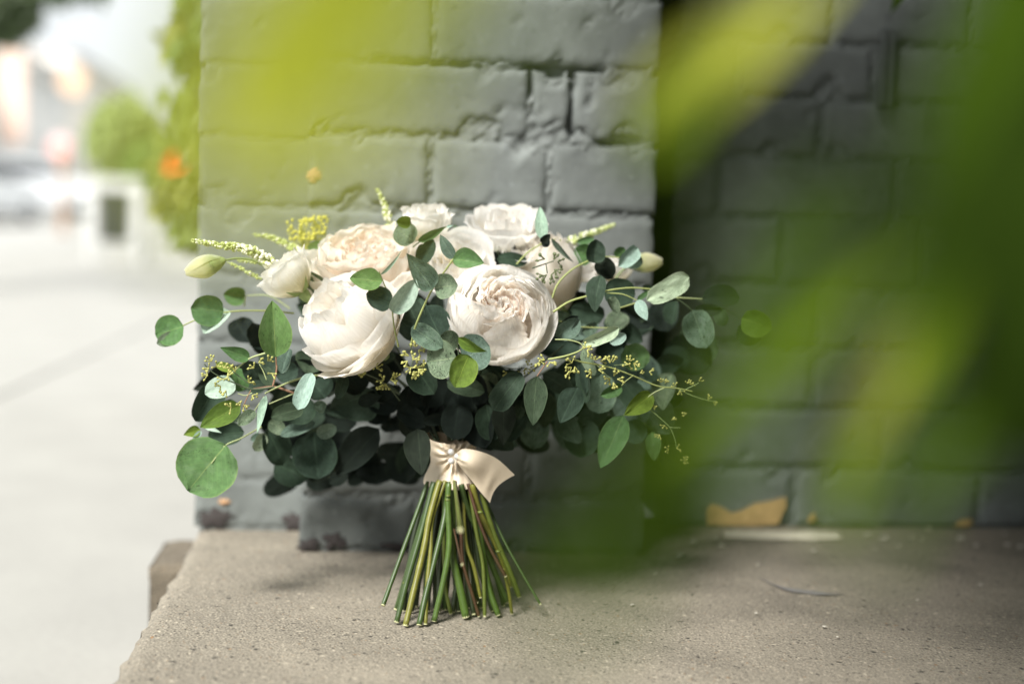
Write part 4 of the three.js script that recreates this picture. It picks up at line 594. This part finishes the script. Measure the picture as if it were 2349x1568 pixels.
flower('rose', 'cream rose drooping behind the front right rose', at(1268, 628, 0.155), view(1268, 628, 0.155, -0.25, 0.93, 0.2), 2.2, 0.0265, [{ n: 4, rho: 1.0, y0: -1.3, y1: 1.05, flare: -0.30, curl: 0.08, ruffle: 0.06, hw: 1.0, base: CREAM, edge: IVORY, round: 0.25, belly: 0.8 }, { n: 4, rho: 0.88, y0: -1.2, y1: 1.15, flare: -0.34, ruffle: 0.06, hw: 1.0, base: CREAM, edge: IVORY }, { n: 4, rho: 0.7, y0: -1.1, y1: 1.2, flare: -0.3, ruffle: 0.08, base: CREAM, edge: IVORY }, { n: 3, rho: 0.45, y0: -1.0, y1: 1.2, ruffle: 0.08, base: CREAM, edge: IVORY }], h => calyx(h, 0.0265, -1.3, 1.2));
flower('rose', 'white rose tucked between the blush and the front right rose', at(1040, 612, 0.185), view(1040, 612, 0.185, -0.05, 0.66, 0.74), 0.9, 0.027, [{ n: 4, rho: 1.1, y0: -0.8, y1: 0.42, flare: 0.1, curl: 0.16, ruffle: 0.09, hw: 1.05, base: CREAM, edge: WHITE }, { n: 4, rho: 0.92, y0: -0.8, y1: 0.55, flare: 0, curl: 0.08, ruffle: 0.09, hw: 1.05, base: CREAM, edge: WHITE }, { n: 4, rho: 0.7, y0: -0.8, y1: 0.6, flare: -0.1, ruffle: 0.09, base: YEL, edge: WHITE }, { n: 4, rho: 0.5, y0: -0.8, y1: 0.6, flare: -0.1, ruffle: 0.09, base: YEL, edge: IVORY }, { n: 3, rho: 0.28, y0: -0.8, y1: 0.55, ruffle: 0.08, base: YEL, edge: CREAM }], h => calyx(h, 0.027, -0.85));
flower('small_rose', 'small white flower far right, mostly hidden by leaves', at(1412, 620, 0.12), view(1412, 620, 0.12, -0.1, 0.95, 0.2), 0.5, 0.0155, cup(4, 0.05), h => calyx(h, 0.0155, -0.82, 1.3));
flower('small_rose', 'pale flower half hidden below the spike at the right', at(1330, 612, 0.12), view(1330, 612, 0.12, 0.5, 0.6, 0.3), 0.9, 0.017, cup(4, 0.02), h => calyx(h, 0.017, -0.82, 1.3));
flower('small_rose', 'small white petal tuft under the upper right flowers', at(1192, 585, 0.16), view(1192, 585, 0.16, 0.1, 0.7, 0.6), 0.3, 0.014, cup(4, -0.08));
// closed buds
function closedBud(label, x, y, z, dx, dy, len, r, twist) {
  const g = inB('flower_bud'); g.userData.label = label; const P = at(x, y, z); g.position.add(P); g.quaternion.setFromUnitVectors(V(0, 1, 0), right.clone().multiplyScalar(dx).addScaledVector(up, -dy).normalize());
  for (let i = 0; i < 4; i++) part('petal', sheet(8, 12, (u, v) => { const a = i * 1.571 + (u - 0.5) * 2.3 + twist * v, rr = r * Math.pow(Math.sin(Math.PI * (0.12 + 0.80 * v)), 0.8) * (0.93 + 0.14 * u) * (1 + 0.05 * noise(u * 3, v * 3, i)), k = smooth(0.05, 0.6, v); return [V(rr * Math.cos(a), v * len * (0.94 + 0.06 * Math.sin(u * 3.1)), rr * Math.sin(a)), u, v, [lerp(0.50, 0.84, k), lerp(0.58, 0.83, k), lerp(0.22, 0.55, k)]]; }, true), petalM, g);
  part('calyx', new THREE.LatheGeometry([[0.0004, -0.12], [0.25, -0.08], [0.55, 0.05], [0.86, 0.22], [0.9, 0.3]].map(([a, b]) => new THREE.Vector2(a * r, b * len)), 12), calyxM, g);
  return g;
}
closedBud('pale green closed bud farthest left', 508, 598, 0.19, -0.93, 0.30, 0.030, 0.0088, 0.7); closedBud('pale yellow closed bud farthest right', 1448, 606, 0.135, 0.98, -0.10, 0.027, 0.0082, 0.6);
branch = inB('bud_stalk'); S(zS, [[508, 598], [545, 592], [590, 600], [640, 640]], 0.0012, 0.0014, 'green', 0.19, 0.17); S(zS, [[1448, 606], [1425, 622], [1400, 660]], 0.0012, 0.0013, 'green', 0.135, 0.14);

// --- ribbon, pearls, cut stems
const satinBump = texture(256, 256, (u, v) => [0.5 + 0.3 * noise(u * 60, v * 4, 2) + 0.15 * noise(u * 130, v * 9, 6)], false, false);
const satin = new THREE.MeshPhysicalMaterial({ color: new THREE.Color().setRGB(0.68, 0.575, 0.43), roughness: 0.40, sheen: 0.5, sheenColor: new THREE.Color(1, 0.92, 0.8), sheenRoughness: 0.4, side: THREE.DoubleSide, bumpMap: satinBump, bumpScale: 0.0003 });
const ribbon = inB('ribbon'); ribbon.userData.label = 'champagne satin ribbon wrapped round the stems';
const WZ = 0.222, wt = at(1036, 1003, WZ - 0.022), wb = at(1040, 1111, WZ - 0.018), px = depthOf(wt) / FOCAL, pearlC = at(1044, 1048, WZ);
part('wrap', sheet(96, 26, (u, v) => {
  const a = u * Math.PI * 2, c = wt.clone().lerp(wb, v), front = Math.sin(a);
  const base = (v < 0.5 ? lerp(60, 50, smooth(0, 0.5, v)) : lerp(50, 69, smooth(0.5, 1, v))) * px;
  const p = V(c.x + Math.cos(a) * base, c.y + 0.0012 * Math.sin(a * 2 + 1) + (v < 0.1 ? 0.002 * Math.cos(a * 1.0 + 2) : 0), c.z + front * base * 0.86);
  if (front > 0) { const dx = (p.x - pearlC.x), dy = p.y - pearlC.y, ang = Math.atan2(dy, dx), rr = Math.hypot(dx, dy); p.z += 0.0026 * Math.sin(ang * 13 + 0.6 * noise(dx * 200, dy * 200)) * smooth(0.003, 0.009, rr) * smooth(0.026, 0.010, rr) * front - 0.003 * smooth(0.008, 0.0, rr); }
  return [p, u * 4, v];
}), satin, ribbon);
{ // the loose tail folded over to the right
  const q = (x, y, dz) => at(x, y, WZ + dz);
  const topC = new THREE.CatmullRomCurve3([q(1045, 1040, 0.002), q(1062, 1029, 0.012), q(1098, 1034, 0.015), q(1140, 1052, 0.009), q(1181, 1089, 0.004)]), botC = new THREE.CatmullRomCurve3([q(1047, 1060, 0.003), q(1062, 1078, 0.008), q(1082, 1102, 0.012), q(1104, 1130, 0.011), q(1124, 1153, 0.007)]);
  part('tail', sheet(22, 34, (u, v) => { const a = topC.getPoint(v), b = botC.getPoint(v), p = a.lerp(b, u); const k = Math.sin(Math.PI * u); p.z += k * (0.010 * smooth(0.02, 0.2, v) * (1 - smooth(0.25, 0.75, v)) + 0.0015) + 0.0022 * Math.sin(u * 17 + v * 3) * (1 - smooth(0.05, 0.4, v)); const e = smooth(0.75, 1, v) * k; p.addScaledVector(right, -e * 0.0042).addScaledVector(up, e * 0.0018); return [p, u, v]; }), satin, ribbon);
}
const pearlM = phys([0.56, 0.56, 0.55], 0.15, { clearcoat: 1, clearcoatRoughness: 0.08, sheen: 0.3 });
for (const [x, y] of [[1034.5, 1036], [1048.5, 1046.5], [1035, 1057]]) { const p = at(x, y, WZ + 0.005); part('pearl', new THREE.SphereGeometry(0.0026, 20, 14).translate(p.x, p.y, p.z), pearlM, ribbon); part('pin', new THREE.TorusGeometry(0.0018, 0.0004, 6, 16).translate(p.x, p.y, p.z - 0.0016), std([0.5, 0.38, 0.22], 0.3, { metalness: 1 }), ribbon); }
const bundle = inB('stem_bundle'); bundle.userData.label = 'bare cut stems spreading below the ribbon'; branch = bundle;
const cutM = std([0.55, 0.55, 0.30], 0.8);
const stemSkin = c => { const t = texture(64, 256, (u, v) => { const k = 1 + 0.16 * fbm(u * 3 + c[0] * 50, v * 26, c[1] * 40, 4) + 0.10 * noise(u * 22, v * 3, c[2] * 30) - 0.5 * Math.max(0, noise(u * 10, v * 60, 8) - 0.42); return c.map(x => x * k); }, true); return phys([1, 1, 1], 0.45, { map: t, clearcoat: 0.15, clearcoatRoughness: 0.4 }); };
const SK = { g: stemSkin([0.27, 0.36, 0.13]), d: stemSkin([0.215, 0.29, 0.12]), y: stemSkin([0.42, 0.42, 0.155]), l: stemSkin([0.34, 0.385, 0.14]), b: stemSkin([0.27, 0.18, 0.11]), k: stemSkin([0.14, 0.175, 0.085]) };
function cut(pts, w, m, z0, lift = 0.0025, wEnd = w) {      // from under the ribbon to where it stands on the step
  const n = pts.length - 1, P = pts.map(([x, y]) => z5(x, y)), E = onY(...P[n], lift), ez = E.z; const A = P.map(([x, y], i) => { const t = clamp((y - P[0][1]) / (P[n][1] - P[0][1])); return i === n ? E : at(x, y, lerp(z0, ez, t)); });
  const k = 0.2996 * 1.14 * depthOf(E) / FOCAL / 2; const s = part('stem', tube(A, w * k, wEnd * k, Math.max(14, n * 8), 9), m, bundle);
  const d = A[n].clone().sub(A[n - 1]).normalize(); part('cut_end', new THREE.CylinderGeometry(wEnd * k * 0.92, wEnd * k * 0.98, 0.0012, 10).applyQuaternion(new THREE.Quaternion().setFromUnitVectors(V(0, 1, 0), d)).translate(E.x, E.y, E.z), cutM, bundle);
  return s;
}
function node(x, y, z, w) { const [a, b] = z5(x, y), p = at(a, b, z), k = 0.2996 * depthOf(p) / FOCAL / 2; part('node', new THREE.SphereGeometry(w * k, 10, 8).scale(1.05, 0.6, 1.05).translate(p.x, p.y, p.z), SK.l, bundle); }
const zt = 0.225;
cut([[610, 240], [520, 490], [380, 870], [268, 1180]], 30, SK.d, zt - 0.012, 0.018);
cut([[655, 240], [560, 620], [450, 1000], [372, 1308]], 40, SK.d, zt); node(440, 1010, 0.246, 50);
cut([[700, 230], [620, 520], [585, 720], [505, 1060], [440, 1335]], 42, SK.y, zt + 0.002); cut([[742, 230], [640, 540], [630, 760], [600, 1080], [592, 1325]], 30, SK.y, zt); node(632, 560, 0.236, 34);
cut([[770, 240], [735, 520], [650, 880], [590, 1120], [545, 1330]], 40, SK.d, zt - 0.004); cut([[770, 250], [764, 400], [772, 740], [715, 1060], [658, 1300]], 40, SK.g, zt + 0.006); node(762, 375, 0.234, 46); node(765, 345, 0.235, 36);
cut([[818, 230], [835, 420], [860, 600], [880, 860], [945, 1080], [1000, 1262]], 26, SK.b, zt + 0.004, 0.0025, 22); cut([[812, 235], [838, 430], [858, 606]], 32, SK.l, zt + 0.0055, 0.12);
cut([[865, 260], [900, 400], [1000, 640], [1110, 900], [1215, 1150]], 40, SK.d, zt, 0.006); cut([[915, 250], [1010, 560], [1100, 770], [1205, 960]], 24, SK.b, zt + 0.004, 0.035);
cut([[950, 260], [1010, 470], [1150, 760], [1248, 1030]], 38, SK.y, zt + 0.006, 0.02); node(1012, 470, 0.236, 44); node(1150, 770, 0.243, 42); cut([[1190, 900], [1228, 1060], [1254, 1240]], 24, SK.y, zt + 0.012);
cut([[1020, 330], [1120, 640], [1230, 900], [1310, 1112]], 34, SK.l, zt, 0.014); cut([[930, 300], [985, 640], [1030, 860], [1046, 1264]], 26, SK.l, zt - 0.004); cut([[880, 300], [905, 720], [960, 880], [1014, 1120]], 24, SK.y, zt - 0.004, 0.016);
cut([[800, 300], [800, 800], [850, 1020], [902, 1270]], 42, SK.g, zt, 0.0025, 56); cut([[990, 500], [1060, 960], [1090, 1090], [1150, 1254]], 38, SK.g, zt - 0.008); cut([[730, 300], [735, 860], [750, 1080], [786, 1244]], 26, SK.l, zt - 0.01); cut([[1040, 340], [1180, 660], [1340, 950], [1472, 1172]], 18, SK.d, zt - 0.02, 0.012);
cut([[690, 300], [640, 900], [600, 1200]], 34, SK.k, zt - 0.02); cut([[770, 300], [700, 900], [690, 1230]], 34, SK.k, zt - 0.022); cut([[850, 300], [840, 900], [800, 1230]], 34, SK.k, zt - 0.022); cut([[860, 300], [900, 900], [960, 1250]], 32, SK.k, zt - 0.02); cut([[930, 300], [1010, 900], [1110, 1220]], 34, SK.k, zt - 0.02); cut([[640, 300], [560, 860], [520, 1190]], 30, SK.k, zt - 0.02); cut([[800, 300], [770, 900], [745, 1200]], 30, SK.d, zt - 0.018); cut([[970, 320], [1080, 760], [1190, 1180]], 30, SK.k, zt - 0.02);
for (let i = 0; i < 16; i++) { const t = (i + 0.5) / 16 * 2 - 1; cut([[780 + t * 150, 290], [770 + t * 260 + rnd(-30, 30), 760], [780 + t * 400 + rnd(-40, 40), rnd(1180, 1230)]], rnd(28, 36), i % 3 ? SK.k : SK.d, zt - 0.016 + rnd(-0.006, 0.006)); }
cut([[590, 300], [480, 760], [420, 1220]], 30, SK.k, zt - 0.02); cut([[885, 300], [930, 620], [985, 1190]], 28, SK.k, zt - 0.012); cut([[900, 960], [940, 1080], [990, 1160]], 12, SK.b, zt + 0.005, 0.012); cut([[810, 600], [850, 780], [872, 870]], 16, SK.b, zt + 0.012, 0.08);
// ------------------------------------------------------------------ the shrub close to the lens
const bush = thing('foreground_shrub', 'green leafy shrub close to the camera, blurred over the right side', 'shrub');
{
  const fM = { yg: phys([0.60, 0.64, 0.08], 1, { transmission: 0.55, thickness: 0, specularIntensity: 0.1 }), gr: phys([0.068, 0.125, 0.007], 1, { transmission: 0.4, thickness: 0, specularIntensity: 0.05 }), mg: phys([0.15, 0.23, 0.015], 1, { transmission: 0.45, thickness: 0, specularIntensity: 0.05 }), sh: phys([0.013, 0.024, 0.003], 1, { transmission: 0.3, thickness: 0, specularIntensity: 0.05 }), dk: phys([0.022, 0.042, 0.004], 1, { transmission: 0.25, thickness: 0, specularIntensity: 0.05 }) };  // darkest greens carry the shade of the shrub in their colour
  const root = V(0.62, -0.17, 0.95); bush.position.copy(root);
  const woody = std([0.12, 0.10, 0.05], 0.8), twigs = [];
  const g0 = sub('foliage', bush); g0.position.copy(root).negate();
  let count = 0;
  function F(x, y, d, len, wid, ang, m, tilt = 0.3, dd = 0) { // centre pixel, depth, size in mm, direction in the picture
    const c = atD(x, y, d), a = R(ang), dir = right.clone().multiplyScalar(Math.cos(a)).addScaledVector(up, Math.sin(a)).addScaledVector(fwd, dd).normalize(), h = len / 2000;
    part('leaf', leafGeo(c.clone().addScaledVector(dir, -h), c.clone().addScaledVector(dir, h), wid / 1000, { rollA: tilt, shape: 'lance', cup: 0.12, bend: 0.12 }), fM[m], g0); count++;
    return c;
  }
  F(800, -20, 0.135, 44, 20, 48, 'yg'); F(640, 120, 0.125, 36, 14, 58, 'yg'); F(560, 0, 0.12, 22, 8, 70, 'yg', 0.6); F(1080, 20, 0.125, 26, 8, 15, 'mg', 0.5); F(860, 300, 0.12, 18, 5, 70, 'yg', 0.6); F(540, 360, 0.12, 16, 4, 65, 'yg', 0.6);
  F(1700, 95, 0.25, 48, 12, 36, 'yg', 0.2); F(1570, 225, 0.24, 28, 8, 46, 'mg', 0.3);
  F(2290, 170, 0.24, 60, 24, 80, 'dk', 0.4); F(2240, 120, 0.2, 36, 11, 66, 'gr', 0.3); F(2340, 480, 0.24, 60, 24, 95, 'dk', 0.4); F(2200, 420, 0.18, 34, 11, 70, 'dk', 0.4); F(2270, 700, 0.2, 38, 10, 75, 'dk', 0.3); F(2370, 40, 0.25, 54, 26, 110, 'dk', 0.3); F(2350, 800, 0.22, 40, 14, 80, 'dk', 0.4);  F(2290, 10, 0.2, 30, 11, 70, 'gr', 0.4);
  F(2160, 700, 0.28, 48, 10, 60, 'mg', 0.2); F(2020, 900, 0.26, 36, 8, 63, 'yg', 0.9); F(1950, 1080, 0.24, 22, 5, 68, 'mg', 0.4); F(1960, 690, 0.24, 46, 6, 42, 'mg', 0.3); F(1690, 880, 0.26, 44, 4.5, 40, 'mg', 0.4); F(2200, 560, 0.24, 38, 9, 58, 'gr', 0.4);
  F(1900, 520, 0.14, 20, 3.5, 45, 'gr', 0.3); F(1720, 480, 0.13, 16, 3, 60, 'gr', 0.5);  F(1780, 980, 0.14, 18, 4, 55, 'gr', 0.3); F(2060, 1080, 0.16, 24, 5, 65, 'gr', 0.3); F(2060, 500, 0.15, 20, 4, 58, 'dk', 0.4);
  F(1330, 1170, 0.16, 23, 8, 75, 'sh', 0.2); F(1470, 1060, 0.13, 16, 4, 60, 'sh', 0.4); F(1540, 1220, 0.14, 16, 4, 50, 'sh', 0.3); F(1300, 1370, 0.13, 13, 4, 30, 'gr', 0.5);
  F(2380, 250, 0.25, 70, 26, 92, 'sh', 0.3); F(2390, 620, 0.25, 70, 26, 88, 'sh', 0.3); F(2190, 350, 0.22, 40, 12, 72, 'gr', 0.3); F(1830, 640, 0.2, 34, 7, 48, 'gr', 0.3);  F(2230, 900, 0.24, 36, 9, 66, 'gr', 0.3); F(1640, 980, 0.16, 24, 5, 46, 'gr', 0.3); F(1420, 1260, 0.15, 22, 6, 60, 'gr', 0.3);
  // leaves out of view, the body of the shrub
  for (let i = 0; i < 105; i++) { const p = V(rnd(0.34, 1.0), rnd(-0.1, 0.85), rnd(0.45, 1.35)); const q = p.clone().sub(eye), d = q.dot(fwd), x = CX + FOCAL * q.dot(right) / d, y = CY - FOCAL * q.dot(up) / d; if (d > 0.02 && x < 2560 && y > -200 && y < 1750) continue; const dir = V(rnd(-1, 0.6), rnd(-1, 0.4), rnd(-0.7, 0.7)).normalize(); part('leaf', leafGeo(p, p.clone().addScaledVector(dir, rnd(0.045, 0.075)), rnd(0.018, 0.028), { rollA: rnd(-1, 1), shape: 'lance' }), fM[i % 3 ? 'gr' : 'dk'], g0); count++; }
  { // leaf canopy added above the picture to shade the step and wall
    const q = V(), at3 = () => { for (;;) { const p = V(rnd(0.0, 1.15), rnd(0.74, 1.04), rnd(0.15, 1.15)); if (rnd() > (p.z > 0.75 ? smooth(-0.04, 0.12, p.x) : smooth(0.0, 0.25, p.x)) + 0.04) continue; q.copy(p).sub(eye); const d = q.dot(fwd); if (d > 0.02 && CY - FOCAL * q.dot(up) / d > -350) continue; return p; } };
    tag(part('foliage', leafBall(3300, 0.065, at3), fM.gr, g0), null, null, null, 'stuff');
  }
  for (let i = 0; i < 7; i++) { const t = V(rnd(0.15, 1.0), rnd(0.78, 0.95), rnd(0.0, 1.0)); twigs.push(tube([root, V(0.75, 0.5, 0.9), t], 0.007, 0.002, 12, 6)); }
  for (let i = 0; i < 9; i++) { const t = V(lerp(0.4, 0.95, rnd()), rnd(0.4, 0.85), rnd(0.5, 1.3)); twigs.push(tube([root, root.clone().lerp(t, 0.5).add(V(0.05, 0.12, 0)), t], 0.006, 0.0015, 12, 6)); }
  part('stem', merge(twigs), woody, g0);
}
const renderer = new THREE.WebGLRenderer({ antialias: true });
renderer.toneMapping = THREE.LinearToneMapping; renderer.toneMappingExposure = EXPOSURE;
renderer.shadowMap.enabled = true; renderer.shadowMap.type = THREE.PCFSoftShadowMap;
renderer.setSize(1024, 683);
renderer.render(scene, camera);
